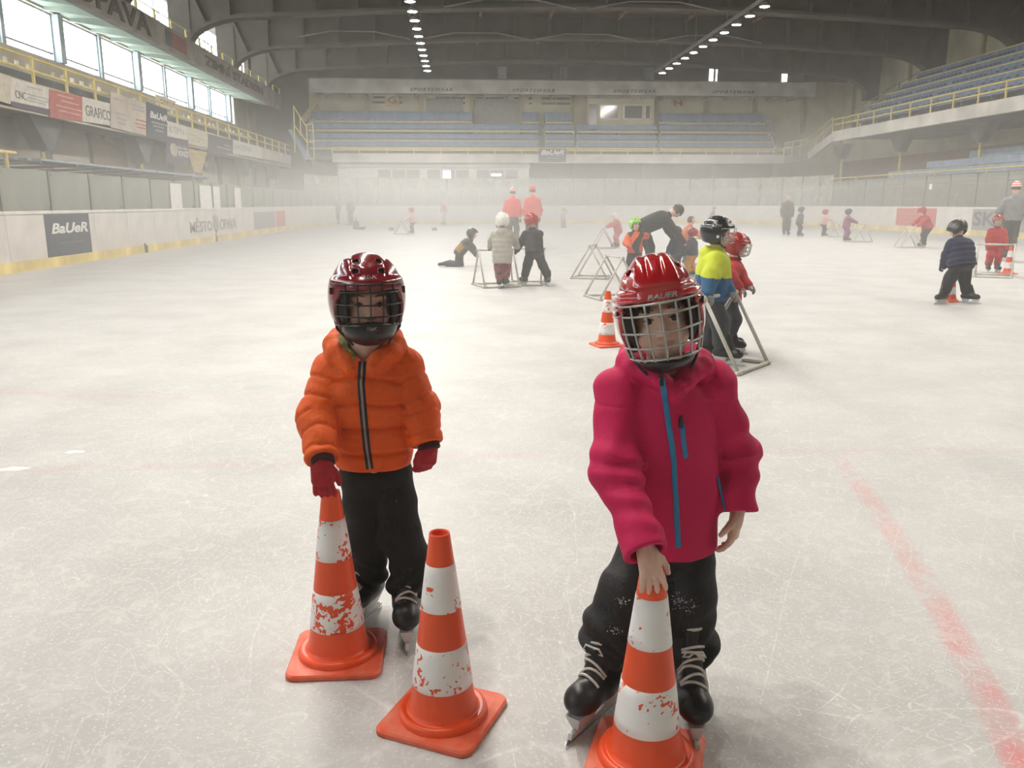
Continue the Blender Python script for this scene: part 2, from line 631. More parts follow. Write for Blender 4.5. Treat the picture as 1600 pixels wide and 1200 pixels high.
# coat of arms between the two words: crown, shield and ribbon
o, X, y0, y1 = side_print('l', 333, 341, 0.42, 0.62, m_greyp, 'town_emblem')
yc, hw = (y0 + y1) / 2, (y1 - y0) / 2
MB().prism([(yc - hw, 0.62), (yc + hw, 0.62), (yc + hw, 0.95), (yc + hw * 0.5, 0.84), (yc, 1.0), (yc - hw * 0.5, 0.84), (yc - hw, 0.95)], -0.004, 0.004, 'x').build('crown', m_greyp, o)
MB().prism([(yc - hw * 0.5, 0.42), (yc + hw * 0.5, 0.42), (yc, 0.24)], -0.004, 0.004, 'x').build('shield_tip', m_red, o)
side_print('l', 397, 430, 0.25, 0.98, m_greyp, label='washed-out grey advert panel')
side_print('l', 432, 446, 0.25, 1.0, m_red, label='faded red advert panel')
o, *_ = side_print('r', 1400, 1462, 0.28, 1.12, m_red, label='red advert panel')
for k in range(3):
    side_print('r', 1408, 1452 - 10 * k, 0.84 - 0.2 * k, 0.90 - 0.2 * k, mat('pale_red_print', (0.56, 0.20, 0.17), 0.7), 'print_line')[0].location.x -= 0.006
o, *_ = side_print('r', 1519, 1610, 0.24, 1.12, m_greyp, label='grey advert panel with dark lettering')
side_text('SKO', 'r', 1521, 1580, 0.42, 1.02, m_darkblue, o, bold=0.02)
for px0, px1 in ((265, 282), (311, 329), (332, 342), (365, 375)):      # white sheets between the left panes
    ya, yb = at_x(px0, 300, XL).y, at_x(px1, 300, XL).y
    MB().box(-0.02, 0.0, ya, yb, 1.20, 1.96).build('white_panel', m_offw, boards, loc=(XL + 0.03, 0, 0))
for px in (225, 337):                                                   # dark latches down at the kick plate
    ya = at_x(px, 385, XL).y
    MB().box(0.03, 0.07, ya - 0.09, ya + 0.09, 0.0, 0.20).box(0.03, 0.05, ya - 0.04, ya + 0.04, 0.20, 0.26).build('gate_latch', m_darkblue, boards, loc=(XL, 0, 0))

SILL, WH = 6.66, 1.76
# ---- left wall: window band, slots under it, gallery above
WX = -15.4
b = MB().box(WX - 0.4, WX, -9, YW, -0.3, 5.98).box(WX - 0.4, WX, -9, YW, 6.24, SILL).box(WX - 0.4, WX, 60.2, YW, SILL, 8.42).box(WX - 0.4, WX, -9, YW, 8.42, 9.0)
y = -9.0
rnd = random.Random(3)
while y < YW - 0.9:                                                      # blind stretches between the daylight slots
    wdt = rnd.choice([0.5, 0.7, 1.6, 0.45])
    b.box(WX - 0.4, WX, y, min(y + wdt, YW), 5.98, 6.24)
    y += wdt + rnd.choice([0.28, 0.4, 0.34])
b.box(WX - 0.4, WX, YW - 0.9, YW, 5.98, 6.24)
struct(b.build('wall_left', m_beige), 'beige long wall under the window band', 'wall')
for j, (y0, y1) in enumerate(zip([-5] + FRAMES, FRAMES + [60.2])):
    if y1 - y0 < 2:
        continue
    for h, (a, c) in enumerate(((y0 + 0.2, (y0 + y1) / 2 - 0.12), ((y0 + y1) / 2 + 0.12, y1 - 0.2))):
        w = empty('window_%d' % (2 * j + h + 1), (WX, (a + c) / 2, SILL))
        struct(w, 'bright rectangular window of the long wall band')
        hl = (c - a) / 2
        MB().box(-0.3, -0.15, -hl, hl, 0, 0.06).box(-0.3, -0.15, -hl, hl, WH - 0.06, WH).box(-0.3, -0.15, -hl, -hl + 0.06, 0, WH).box(-0.3, -0.15, hl - 0.06, hl, 0, WH).build('frame', m_steel, w)
        MB().box(-0.27, -0.19, -hl, hl, 0.29, 0.34).build('transom', m_grey, w)
        MB().box(-0.235, -0.225, -hl + 0.05, hl - 0.05, 0.06, 0.29).build('pane', m_win, w)
        MB().box(-0.235, -0.225, -hl + 0.05, hl - 0.05, 0.34, WH - 0.06).build('pane', m_win, w)
    MB().box(-0.30, -0.05, -0.12, 0.12, 0, WH).build('window_post', m_steel, loc=(WX, (y0 + y1) / 2, SILL))['kind'] = 'structure'
me = MB().box(-0.35, 0.12, -0.2, 0.2, 0, WH).mesh('window_pier', m_steel)
for k, y in enumerate(FRAMES):
    o = link('window_pier', me, None, (WX, y, SILL))
    o['kind'] = 'structure'

# upper gallery: slab, coffered green soffit, fascia with letters, rail
GX, GZ, GH = -12.7, 7.97, 0.95
gal = struct(empty('upper_gallery', (GX, 0, GZ)), 'upper gallery with lettered brown fascia over the windows', 'gallery')
MB().box(WX - GX, -0.25, -9, 63, 0.52, 0.72).build('slab', m_soffit, gal)
MB().box(-0.25, 0.0, -9, 63, 0.0, GH).build('fascia', m_gal, gal)
MB().box(-0.3, 0.06, -9, 63, -0.06, 0.08).build('fascia_edge', m_gal, gal)
me = MB().prism([(WX - GX, 0.42), (-0.25, 0.08), (-0.25, 0.52), (WX - GX, 0.52)], -0.1, 0.1, 'y').mesh('soffit_rib', m_soffit)
for k in range(36):
    link('soffit_rib', me, gal, (0, -8 + 2 * k, 0))
ml = mat('gallery_letter', (0.05, 0.045, 0.038), 0.8)


def gal_text(body, px0, px1, z0, z1, m=ml):
    ya, yb = at_x(px0, 60, GX).y, at_x(px1, 60, GX).y
    return lettering(body, abs(yb - ya), z1 - z0, m, gal, (0.02, (ya + yb) / 2, (z0 + z1) / 2), math.pi / 2, depth=0.05, bold=0.02)


gal_text('OPAVA', 120, 236, 0.10, 0.86)
gal_text('ZIMNÍ STADION', 318, 405, 0.18, 0.78)
for px0, px1, m_ in ((259, 268, m_darkblue), (268, 290, mat('dull_red_print', (0.20, 0.06, 0.05), 0.7))):
    ya, yb = at_x(px0, 60, GX).y, at_x(px1, 60, GX).y
    MB().box(0.0, 0.02, ya, yb, 0.15, 0.8).build('advert_panel', m_, gal)
me = MB().box(-0.03, 0.03, -0.08, 0.08, 0, 0.42).mesh('rail_post', m_yel)
for k in range(18):
    link('rail_post', me, gal, (-0.12, 28 + 2.05 * k, GH))
MB().tube((-0.12, 20, GH + 0.42), (-0.12, 63, GH + 0.42), 0.025).build('rail', m_yel, gal)

# clerestory wall behind the roof columns, glazed between them
CX, CZ, CH = -14.2, 8.72, 3.05
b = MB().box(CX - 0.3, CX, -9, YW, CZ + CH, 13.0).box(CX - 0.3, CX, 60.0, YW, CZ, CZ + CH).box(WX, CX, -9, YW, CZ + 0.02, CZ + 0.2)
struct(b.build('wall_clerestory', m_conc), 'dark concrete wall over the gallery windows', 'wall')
for j, (y0, y1) in enumerate(zip([-5] + FRAMES, FRAMES + [60.0])):
    if y1 - y0 < 2:
        continue
    w = struct(empty('window_%d' % (40 + j), (CX, y0 + 0.3, CZ)), 'gallery window above the lettered fascia')
    L = y1 - y0 - 0.6
    f = MB().box(-0.2, -0.1, 0, L, 0, 0.07).box(-0.2, -0.1, 0, L, CH - 0.07, CH)
    for q in range(4):
        f.box(-0.2, -0.1, L * q / 3 - 0.035, L * q / 3 + 0.035, 0, CH)
    f.build('frame', m_steel, w)
    for q in range(3):
        MB().box(-0.155, -0.145, L * q / 3 + 0.035, L * (q + 1) / 3 - 0.035, 0.07, CH - 0.07).build('pane', m_win, w)

# ---- left balcony with its stand, rail, V-shaped column heads
BX = -12.0
bal = struct(empty('balcony_left'), 'left balcony with dark stepped stand and yellow rail', 'balcony')
MB().box(WX, BX - 0.1, -6, 62, 3.9, 4.15).build('slab', m_grey, bal)
MB().box(BX - 0.25, BX - 0.1, -6, 62, 3.85, 4.7).build('parapet', m_beige, bal)
for k in range(4):
    MB().box(WX, BX - 0.9 - 0.58 * k, -6, 61.5, 4.15 + 0.38 * k, 4.53 + 0.38 * k).build('step', m_dkgrey, bal)
for z in (5.40, 5.05):
    MB().tube((BX - 0.17, -6, z), (BX - 0.17, 62, z), 0.035).build('rail', m_yel, bal)
me = MB().box(-0.03, 0.03, -0.045, 0.045, 0, 0.95).mesh('rail_post', m_yel)
for k in range(33):
    link('rail_post', me, bal, (BX - 0.17, -5 + 2.05 * k, 4.5))
vcap = MB().prism([(-1.1, 0), (1.1, 0), (0.14, -0.95), (-0.14, -0.95)], -0.25, 0.25, 'x').mesh('column_head', m_dkgrey)
vpost = MB().tube((0, 0, -4.05), (0, 0, -1.0), 0.075, 10).mesh('column', m_yel)
for y in FRAMES:
    link('column_head', vcap, bal, (-12.75, y, 3.9))
    link('column', vpost, bal, (-12.75, y, 3.9))
for k in range(17):
    y0 = -3 + 4 * k
    MB().prism([(y0 + 0.3, -0.02), (y0 + 3.7, -0.02), (y0 + 3.7, 3.3), (y0 + 3.1, 3.88), (y0 + 0.9, 3.88), (y0 + 0.3, 3.3)], -13.75, -13.6, 'x').build('wall_panel', m_beige, bal)
me = MB().box(-0.2, 0.2, -0.25, 0.25, -0.02, 3.9).mesh('pier', m_dkgrey)
for k in range(17):
    link('pier', me, bal, (-13.7, -3 + 4 * k, 0))
MB().prism([(at_x(140, 200, -13.5).y, 3.9), (at_x(192, 200, -13.5).y, 3.4), (at_x(192, 200, -13.5).y, 2.3), (at_x(172, 200, -13.5).y, 2.3), (at_x(140, 200, -13.5).y, 2.3)], -13.55, -13.45, 'x').build('timber_screen', mat('brown_board', (0.26, 0.18, 0.11), 0.8), bal)
ya, yb, yc = at_x(296, 240, BX).y, at_x(327, 240, BX).y, at_x(312, 240, BX).y
wdg = MB().prism([(ya, 3.75), (yb, 3.75), (yc + 0.4, 2.75), (yc - 0.7, 2.75)], BX - 0.6, BX - 0.1, 'x').build('timber_wedge', mat('ochre_board', (0.48, 0.34, 0.12), 0.7, var=0.2, scale=3, stretch=(1, 0.3, 5)))
tag(wdg, 'ochre timber wedge hanging under the left balcony', 'timber panel')

# banners along the balcony front
BANNERS = []


def banner(name, px0, px1, t0, b0, t1, b1, m, label, dx=0.0):
    """Cloth hung on the balcony front between two picture columns; t/b: top and bottom rows at each side."""
    p = [at_x(px0, t0, BX), at_x(px1, t1, BX), at_x(px1, b1, BX), at_x(px0, b0, BX)]
    yc, zc = (p[0].y + p[1].y) / 2, (p[2].z + p[3].z) / 2
    o = MB().prism([(q.y - yc, q.z - zc) for q in p], -0.012, 0.012, 'x').build(name, m, loc=(BX - 0.08 + dx, yc, zc))
    tag(o, label, 'banner', 'banners on the left balcony')
    o['w'] = abs(p[1].y - p[0].y)
    o['h'] = ((p[0].z - p[3].z) + (p[1].z - p[2].z)) / 2
    return o


def btext(o, body, u0, u1, v0, v1, m, **kw):
    w, h = o['w'], o['h']
    return lettering(body, (u1 - u0) * w, (v1 - v0) * h, m, o, (0.016, ((u0 + u1) / 2 - 0.5) * w, (v0 + v1) / 2 * h), math.pi / 2, **kw)


def blines(o, rows, m):
    for u0, u1, v in rows:
        MB().box(0.012, 0.016, (u0 - 0.5) * o['w'], (u1 - 0.5) * o['w'], (v - 0.025) * o['h'], (v + 0.025) * o['h']).build('print_line', m, o)


bm_cream = mat('cream_banner', (0.52, 0.47, 0.36), 0.8)
bm_pale = mat('pale_banner', (0.47, 0.41, 0.34), 0.8, var=0.14, scale=1.2)
bm_red = mat('red_banner', (0.42, 0.11, 0.09), 0.8)
bm_pink = mat('pink_print', (0.60, 0.36, 0.32), 0.8)
bm_white = mat('white_banner', (0.58, 0.54, 0.48), 0.8)
bm_yel = mat('lemon_banner', (0.52, 0.48, 0.14), 0.8)
bm_dark = mat('charcoal_banner', (0.075, 0.072, 0.075), 0.8)
bm_navy = mat('navy_banner', (0.06, 0.065, 0.09), 0.8)
bm_blue = mat('blue_print', (0.22, 0.30, 0.42), 0.8)
o = banner('advert_banner', -60, 4, 100, 150, 114, 158, bm_yel, 'lemon yellow banner at the near end of the balcony')
o = banner('advert_banner', 4, 21, 114, 158, 119, 163, bm_cream, 'narrow blank cream banner on the balcony front')
o = banner('advert_banner', 21, 80, 121, 158, 139, 171, bm_white, 'white banner with three big thin letters and lines of small print')
btext(o, 'CNC', 0.06, 0.33, 0.18, 0.52, m_black)
blines(o, [(0.38, 0.80, 0.82), (0.36, 0.95, 0.48), (0.36, 0.92, 0.33), (0.36, 0.85, 0.20)], m_greyp)
o = banner('advert_banner', 22, 82, 158, 166, 171, 180, m_purple, 'thin dark purple strip banner under a white banner')
o = banner('advert_banner', 81, 132, 139, 183, 151, 190, bm_red, 'red banner with pale print lines')
blines(o, [(0.3, 0.85, 0.66), (0.15, 0.92, 0.45), (0.2, 0.9, 0.28), (0.2, 0.7, 0.84)], bm_pink)
o = banner('advert_banner', 132, 176, 151, 190, 162, 196, bm_white, 'white banner with one row of tall thin dark letters beside the red banner')
btext(o, 'GRAFICO', 0.06, 0.95, 0.24, 0.68, m_black)
o = banner('advert_banner', 175, 231, 143, 199, 163, 213, bm_pale, 'large pale pinkish banner with rows of small print', 0.03)
blines(o, [(0.05, 0.28, 0.86), (0.08, 0.35, 0.46), (0.08, 0.35, 0.32), (0.08, 0.3, 0.2), (0.5, 0.9, 0.83), (0.52, 0.9, 0.72)], m_greyp)
blines(o, [(0.62, 0.95, 0.42), (0.58, 0.95, 0.3), (0.62, 0.95, 0.2)], bm_red)
o = banner('advert_banner', 230, 262, 159, 212, 171, 220, bm_navy, 'dark slate banner with slanted white lettering', 0.05)
btext(o, 'BaUeR', 0.10, 0.96, 0.58, 0.78, m_offw, shear=0.2, bold=0.02)
blines(o, [(0.15, 0.9, 0.46), (0.2, 0.75, 0.36), (0.3, 0.7, 0.24)], m_greyp)
o = banner('advert_banner', 250, 281, 147, 164, 158, 174, bm_cream, 'small cream banner with dark letters hung up on the balcony rail', -0.1)
btext(o, 'OPAVA', 0.18, 0.92, 0.25, 0.72, m_black)
o = banner('advert_banner', 262, 293, 189, 212, 198, 219, bm_white, 'short white banner with faint letters above a purple banner')
btext(o, 'KTMV', 0.12, 0.9, 0.3, 0.75, m_greyp)
o = banner('advert_banner', 293, 327, 198, 224, 207, 232, bm_cream, 'cream banner with faint letters above the timber wedge')
blines(o, [(0.1, 0.4, 0.6), (0.3, 0.8, 0.45), (0.1, 0.6, 0.28)], m_greyp)
o = banner('advert_banner', 262, 296, 213, 255, 219, 262, m_purple, 'hanging dark purple banner with white lettering and a beige oval', 0.02)
btext(o, 'rád vás', 0.42, 0.9, 0.62, 0.74, m_offw)
btext(o, 'KINZI', 0.48, 0.92, 0.36, 0.56, m_offw, bold=0.02)
MB().prism([((-0.22 + 0.17 * math.cos(t)) * o['w'], (0.55 + 0.24 * math.sin(t)) * o['h']) for t in np.linspace(0, 6.28, 20)[:-1]], 0.012, 0.016, 'x').build('oval_print', bm_pale, o)
o = banner('advert_banner', 327, 366, 209, 242, 219, 240, bm_dark, 'charcoal banner with one brownish line between pale banners')
blines(o, [(0.3, 0.98, 0.38), (0.6, 0.9, 0.58)], bm_pale)
o = banner('advert_banner', 366, 411, 218, 240, 230, 248, bm_white, 'white banner with pale blue lettering')
btext(o, 'HAZENA', 0.05, 0.6, 0.35, 0.75, bm_blue)
o = banner('advert_banner', 411, 456, 231, 248, 243, 256, bm_pale, 'blank beige banner at the far end of the left balcony')

# players' bench shelter and railing behind the left boards
sh = empty('bench_shelter', (-9.4, 20.0, 0))
tag(sh, 'slatted blue-grey bench shelter roof behind the left glass', 'shelter')
me = MB().box(-0.11, 0.11, 0, 13.0, 2.30, 2.35).mesh('slat', m_bluelt)
for k in range(7):
    link('slat', me, sh, (-0.2 - 0.3 * k, 0, 0.012 * k))
for k in range(8):
    MB().path([(-2.1, 1.8 * k, -0.02), (-2.1, 1.8 * k, 1.9), (-1.9, 1.8 * k, 2.2), (-0.1, 1.8 * k, 2.27)], 0.035, 6).build('bracket', m_grey, sh)
rl = empty('yellow_railing', (-9.7, 12.0, 0))
tag(rl, 'yellow railing with posts above the nearest left glass', 'railing')
MB().tube((0, 0, 2.42), (0, 7.3, 2.42), 0.045).build('rail', m_yel, rl)
for k in range(4):
    MB().tube((0, 0.3 + 2.2 * k, -0.02), (0, 0.3 + 2.2 * k, 2.42), 0.05).build('post', m_yel, rl)

# ---- roof frames: web, curved soffit, ribs
ZS, ZT = 8.6, 12.0
FL, FR = -12.75, 28.2
MIDX = (FL + FR) / 2


def soffit_pts():
    pts = []
    for s in range(9):
        t = s / 8 * math.pi / 2
        pts.append((FL + 3.2 * (1 - math.cos(t)), 8.75 + 1.25 * math.sin(t)))
    for s in range(1, 16):
        x = FL + 3.2 + (MIDX - FL - 3.2) * s / 15
        pts.append((x, 10.0 + 0.65 * math.sin((s / 15) * math.pi / 2)))
    left = pts
    return left + [(2 * MIDX - x, z) for x, z in left[-2::-1]]


SP = soffit_pts()
web = MB()
# the web is a strip of quads between the soffit line and the roof
for i in range(len(SP) - 1):
    (x0, z0), (x1, z1) = SP[i], SP[i + 1]
    web.prism([(x0, z0), (x1, z1), (x1, ZT), (x0, ZT)], -0.06, 0.06, 'y')
web.box(FL - 1.0, FL, -0.12, 0.12, ZS - 0.2, ZT).box(FR, FR + 1.0, -0.12, 0.12, ZS - 0.2, ZT)
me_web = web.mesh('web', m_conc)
fl = MB()
sp2 = [(FL, ZS - 0.2)] + SP + [(FR, ZS - 0.2)]
for i in range(len(sp2) - 1):
    (x0, z0), (x1, z1) = sp2[i], sp2[i + 1]
    n = Vector((z0 - z1, x1 - x0)).normalized() * 0.16
    fl.prism([(x0, z0), (x1, z1), (x1 + n.x, z1 + n.y), (x0 + n.x, z0 + n.y)], -0.38, 0.38, 'y')
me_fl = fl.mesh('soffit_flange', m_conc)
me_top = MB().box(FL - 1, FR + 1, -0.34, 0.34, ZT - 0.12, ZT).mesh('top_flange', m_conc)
for y in FRAMES:
    fr = struct(empty('roof_beam', (0, y, 0)), 'arched concrete roof frame with ribbed panels', 'roof frame')
    link('web', me_web, fr)
    link('soffit_flange', me_fl, fr)
    link('top_flange', me_top, fr)
    k = 0
    x = FL + 1.9
    while x < FR - 1.6:
        z0 = np.interp(x, [p[0] for p in SP], [p[1] for p in SP])
        key = ('rib', round(x, 2))
        if key not in _cache:
            _cache[key] = MB().box(-0.07, 0.07, -0.37, 0.37, z0 + 0.02, ZT - 0.1).mesh('rib', m_conc)
        link('rib', _cache[key], fr, (x, 0, 0))
        x += 2.0125
    for s in (0, 1):
        key = ('haunch_rib', s)
        if key not in _cache:
            a, c = (FL + 0.3, FL + 0.75) if s == 0 else (FR - 0.3, FR - 0.75)
            _cache[key] = MB().prism([(c - 0.06, 9.75), (c + 0.06, 9.75), (a + 0.06 - (0.5 if s == 0 else -0.5), ZT - 0.1), (a - 0.06 - (0.5 if s == 0 else -0.5), ZT - 0.1)], -0.37, 0.37, 'y').mesh('rib', m_conc)
        link('rib', _cache[key], fr)
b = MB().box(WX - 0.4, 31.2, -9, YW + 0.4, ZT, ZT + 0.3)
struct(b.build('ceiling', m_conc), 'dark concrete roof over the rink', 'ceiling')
me = MB().box(-0.08, 0.08, -9, YW, -0.28, 0.0).mesh('purlin', m_rust)
for k in range(11):
    o = link('roof_purlin', me, None, (FL + 2 + 4 * k, 0, ZT))
    o['kind'] = 'structure'
me = MB().path([(-3.2, 0, 0.05), (-1.2, 0, 0.42), (1.2, 0, 0.42), (3.2, 0, 0.05)], 0.04, 6).mesh('pipe', m_grey)
for x, y, lb in ((1.0, 50.6, 'second pipe from the window wall under the middle frame'), (7.4, 50.6, 'pipe under the middle of the middle frame'), (-6, 50.6, 'first pipe from the window wall under the middle frame'), (14.5, 50.6, 'pipe beside the stand-side lamp row'), (2.5, 42.6, 'pipe under the near frame beside the window-side lamps'), (9.5, 42.6, 'pipe under the crown of the near frame')):
    o = link('roof_pipe', me, None, (x, y, 10.5))
    tag(o, 'bent grey ' + lb, 'pipe', 'pipes under the roof frames')

# ---- lamps: two rails of them along the rink
m_bulb = emit_mat('lamp_glow', (1.0, 0.945, 0.86), LAMP_POWER)
m_lamp = mat('lamp_housing', (0.16, 0.155, 0.15), 0.5)
lz = 9.72
for rx, side in ((-2.05, 'left'), (13.2, 'right')):
    rail = empty('lamp_rail', (rx, 0, lz + 0.25))
    tag(rail, 'long grey lamp rail under the roof, on the %s' % ('window side' if side == 'left' else 'stand side'), 'lamp rail')
    MB().box(-0.06, 0.06, -4, 58, 0, 0.12).build('rail', m_grey, rail)
    hg = MB().tube((0, 0, 0.1), (0, 0, ZT - lz - 0.25), 0.02, 6).mesh('hanger', m_grey)
    for k in range(11):
        link('hanger', hg, rail, (0, -2 + 5.6 * k, 0))
meh = MB().lathe([(0.07, 0.22), (0.10, 0.20), (0.24, 0.06), (0.25, 0.01), (0.22, 0.01), (0.0, 0.03)], 14).mesh('housing', m_lamp, True)
meb = MB().poly([(0.21 * math.cos(t * math.pi / 3), 0.21 * math.sin(t * math.pi / 3), 0.0) for t in range(6)], [(5, 4, 3, 2, 1, 0)]).mesh('bulb', m_bulb)
for rx in (-2.05, 13.2):
    for k in range(30):
        lp = empty('ceiling_lamp', (rx + (0.16 if rx > 0 else -0.0), 2.3 + 1.88 * k, lz + 0.02))
        row = 'row of the stand side' if rx > 0 else 'row of the window side'
        nth = 29 - k
        which = ('last', 'second last', 'third last', 'fourth last', 'fifth last', 'sixth last', 'seventh last', 'eighth last', 'ninth last', 'tenth last', 'eleventh last', 'twelfth last')
        tag(lp, ('%s round floodlamp before the far wall, %s' % (which[nth], row)) if nth < 12 else 'round lit floodlamp overhead in the ' + row, 'lamp', 'lamps in the ' + row)
        link('housing', meh, lp)
        link('bulb', meb, lp)

# ---- far wall, canopy, panels
b = MB().box(WX - 0.4, 31.2, YW, YW + 0.4, -0.3, 10.7)
wf = struct(b.build('wall_far', m_cream), 'cream far wall behind the stand', 'wall')
b = MB().box(WX - 0.4, 31.2, YW - 0.02, YW + 0.4, 10.7, ZT)
struct(b.build('wall_far_upper', m_concw), 'dark brown gable over the white canopy', 'wall')
b = MB().box(WX - 0.4, 31.2, -9.4, -9, -0.3, ZT)
struct(b.build('wall_back', m_beige), 'beige end wall behind the camera', 'wall')
CY = 63.6


def far_x(px, Y=YW):
    return at_y(px, 200, Y).x


def far_z(py, Y=YW):
    return at_y(800, py, Y).z


cano = struct(empty('far_canopy'), 'long white concrete canopy across the far wall', 'canopy')
x0, x1 = far_x(486, CY), far_x(1270, CY)
MB().box(x0, x1, CY, CY + 0.3, far_z(147, CY), far_z(125.5, CY)).build('fascia', m_fascia, cano)
MB().box(x0, x1, CY + 0.3, YW, far_z(140, CY), far_z(133, CY)).build('slab', m_fascia, cano)
for k, (a, c) in enumerate(((642, 708), (800, 866), (957, 1022), (1110, 1175))):
    zz = far_z(141, CY)
    lettering('SPORTSWEAR', far_x(c, CY) - far_x(a, CY), 0.22, m_darkblue, cano, ((far_x(a, CY) + far_x(c, CY)) / 2, CY - 0.02, zz), shear=0.35, depth=0.03, bold=0.02, spacing=1.35)
me = MB().box(-0.06, 0.06, CY + 0.3, YW, far_z(147, CY), far_z(140, CY)).mesh('rib', m_fascia)
for k in range(22):
    link('rib', me, cano, (x0 + 0.8 + (x1 - x0 - 1.6) * k / 21, 0, 0))
for px in (497, 575, 657, 737, 813, 894, 1024, 1100, 1176, 1252):
    MB().box(-0.12, 0.12, YW - 0.22, YW, far_z(205), 10.0).build('pilaster', m_creamdk, wf, loc=(far_x(px), 0, 0))
for a, c in ((583, 630), (682, 704), (705, 727), (743, 765), (766, 788), (803, 812), (826, 831), (846, 868), (869, 890)):
    for py in (153.5, 161.5):
        MB().box(far_x(a), far_x(c), YW - 0.03, YW, far_z(py + 1.6), far_z(py - 1.6)).build('louvre', m_darkglass, wf)
MB().box(far_x(667), far_x(724), YW - 0.05, YW, far_z(184), far_z(155.5)).build('blind_panel', m_greyp, wf)
MB().box(far_x(740), far_x(812), YW - 0.06, YW, far_z(206), far_z(156.5)).build('shutter_door', m_greyp, wf)
for ch, a, c, t, bt in (('G', 603, 625, 149, 167), ('H', 1047, 1068, 151, 167)):
    X0, X1, Z0, Z1 = far_x(a, YW), far_x(c, YW), far_z(bt), far_z(t)
    s = MB().box(-(X1 - X0) / 2, (X1 - X0) / 2, -0.04, 0.0, 0, Z1 - Z0).build('sector_sign', mat('mustard_sign', (0.55, 0.40, 0.13), 0.6), loc=((X0 + X1) / 2, YW - 0.04, Z0))
    tag(s, 'square mustard sign with a brown letter ' + ch, 'sign')
    lettering(ch, (X1 - X0) * 0.62, (Z1 - Z0) * 0.6, mat('brown_letter', (0.12, 0.06, 0.03), 0.6), s, (0, -0.05, (Z1 - Z0) / 2), bold=0.03)
# little windows under the roof of the far gable
for j, (a, c, m_, lit) in enumerate(((778, 792, m_offw, 0), (872, 878, m_greyp, 0), (880, 886, m_greyp, 0), (1003, 1020, m_greyp, 0), (1103, 1111, m_litpane, 1), (1113, 1117, m_litpane, 1), (1215, 1225, m_litpane, 1), (1228, 1250, m_greyp, 0))):
    w = struct(empty('window_%d' % (60 + j), (far_x(a), YW - 0.03, far_z(124.5))), 'small gable window over the white canopy')
    ww, hh = far_x(c) - far_x(a), far_z(104) - far_z(124.5)
    MB().box(0.03, ww - 0.03, -0.02, 0.0, 0.03, hh - 0.03).build('pane', m_, w)
    MB().box(0, ww, -0.05, -0.02, 0, 0.04).box(0, ww, -0.05, -0.02, hh - 0.04, hh).box(0, 0.04, -0.05, -0.02, 0, hh).box(ww - 0.04, ww, -0.05, -0.02, 0, hh).build('frame', m_grey, w)
# press room box on the far stand
pr = tag(empty('press_cabin', (far_x(920), 0, 0)), 'cream cabin with dark wide windows on the far stand', 'cabin')
ox = far_x(920)
px_ = lambda p: far_x(p, 65.8) - far_x(920)
pz = lambda p: far_z(p, 65.8)
MB().box(px_(918), px_(1021), 65.8, YW - 0.24, pz(206), pz(152)).build('wall', m_cream, pr)
MB().box(px_(916), px_(1022), 65.6, YW - 0.24, pz(152.5), pz(149)).build('roof', m_fascia, pr)
MB().box(px_(920), px_(932), 65.74, 65.8, pz(203), pz(162)).build('door', m_darkglass, pr)
for a, c in ((935, 967), (973, 1004), (1006, 1016)):
    f = MB().box(px_(a), px_(c), 65.72, 65.8, pz(186), pz(162)).build('window_frame', m_offw, pr)
    MB().box(px_(a) + 0.1, px_(c) - 0.1, 65.70, 65.73, pz(186) + 0.1, pz(162) - 0.1).build('pane', mat('dim_pane', (0.12, 0.11, 0.10), 0.12, spec=0.8), f)

# far balcony slab, stand and benches
SY = 62.0
fb = struct(empty('balcony_far'), 'far balcony slab with stepped concrete stand', 'balcony')
x0, x1 = far_x(517, SY), far_x(1228, SY)
zb, zt = far_z(254.5, SY), far_z(240.5, SY)
MB().box(x0, x1, SY, SY + 0.25, zb, zt).build('fascia', m_fascia, fb)
MB().box(x0 - 1.5, x1, SY + 0.25, YW, zb + 0.2, zt - 0.1).build('slab', m_grey, fb)
rows = []
for k in range(5):
    ry = SY + 0.9 + 0.72 * k
    py = (231.5, 219.5, 204, 190, 184.5)[k]
    rows.append((ry, far_z(py, ry)))
for k, (ry, rz) in enumerate(rows):
    a, c = (482, 1214) if k < 3 else (482, 738)
    segs = [(a, c)] if k < 3 else [(482, 738), (815, 895), (1028, 1200)]
    for a, c in segs:
        MB().box(far_x(a, ry), far_x(c, ry), ry - 0.05, YW - 0.3, zt - 0.1, rz - 0.36).build('step', m_dkgrey, fb)
bench_no = 0
for k, (ry, rz) in enumerate(rows):
    for a, c in (((482, 842), (852, 898), (902, 1028), (1032, 1212)) if k < 3 else ((482, 737), (816, 842), (852, 895), (1030, 1196))):
        X0, X1 = far_x(a, ry), far_x(c, ry)
        be = empty('stand_bench', ((X0 + X1) / 2, ry, rz - 0.36))
        L = (X1 - X0) / 2
        block = {482: 'under the G sign', 852: 'beside the middle aisle', 902: 'below the press cabin', 1032: 'under the H sign', 816: 'beside the shutter door', 1030: 'under the H sign'}[a]
        nth = ('lowest', 'second lowest', 'third', 'fourth', 'topmost')[k]
        tag(be, '%s long blue bench of the far stand, %s' % (nth, block), 'bench', 'blue benches of the far stand')
        MB().box(-L, L, 0.08, 0.42, 0.36, 0.42).build('seat', m_blue, be)
        MB().box(-L, L, 0.40, 0.46, 0.50, 0.84).build('backrest', m_blue, be)
        MB().box(-L, L, 0.0, 0.05, 0.22, 0.36).build('yellow_edge', m_creamdk if k == 4 else mat('mustard_edge', (0.46, 0.40, 0.18), 0.6), be)
        ft = MB()
        nf = max(2, int(L))
        for q in range(nf):
            xx = -L + 0.2 + (2 * L - 0.4) * q / (nf - 1)
            ft.box(xx - 0.03, xx + 0.03, 0.12, 0.44, 0.0, 0.36)
        ft.build('feet', m_dkgrey, be)['kind'] = 'stuff'
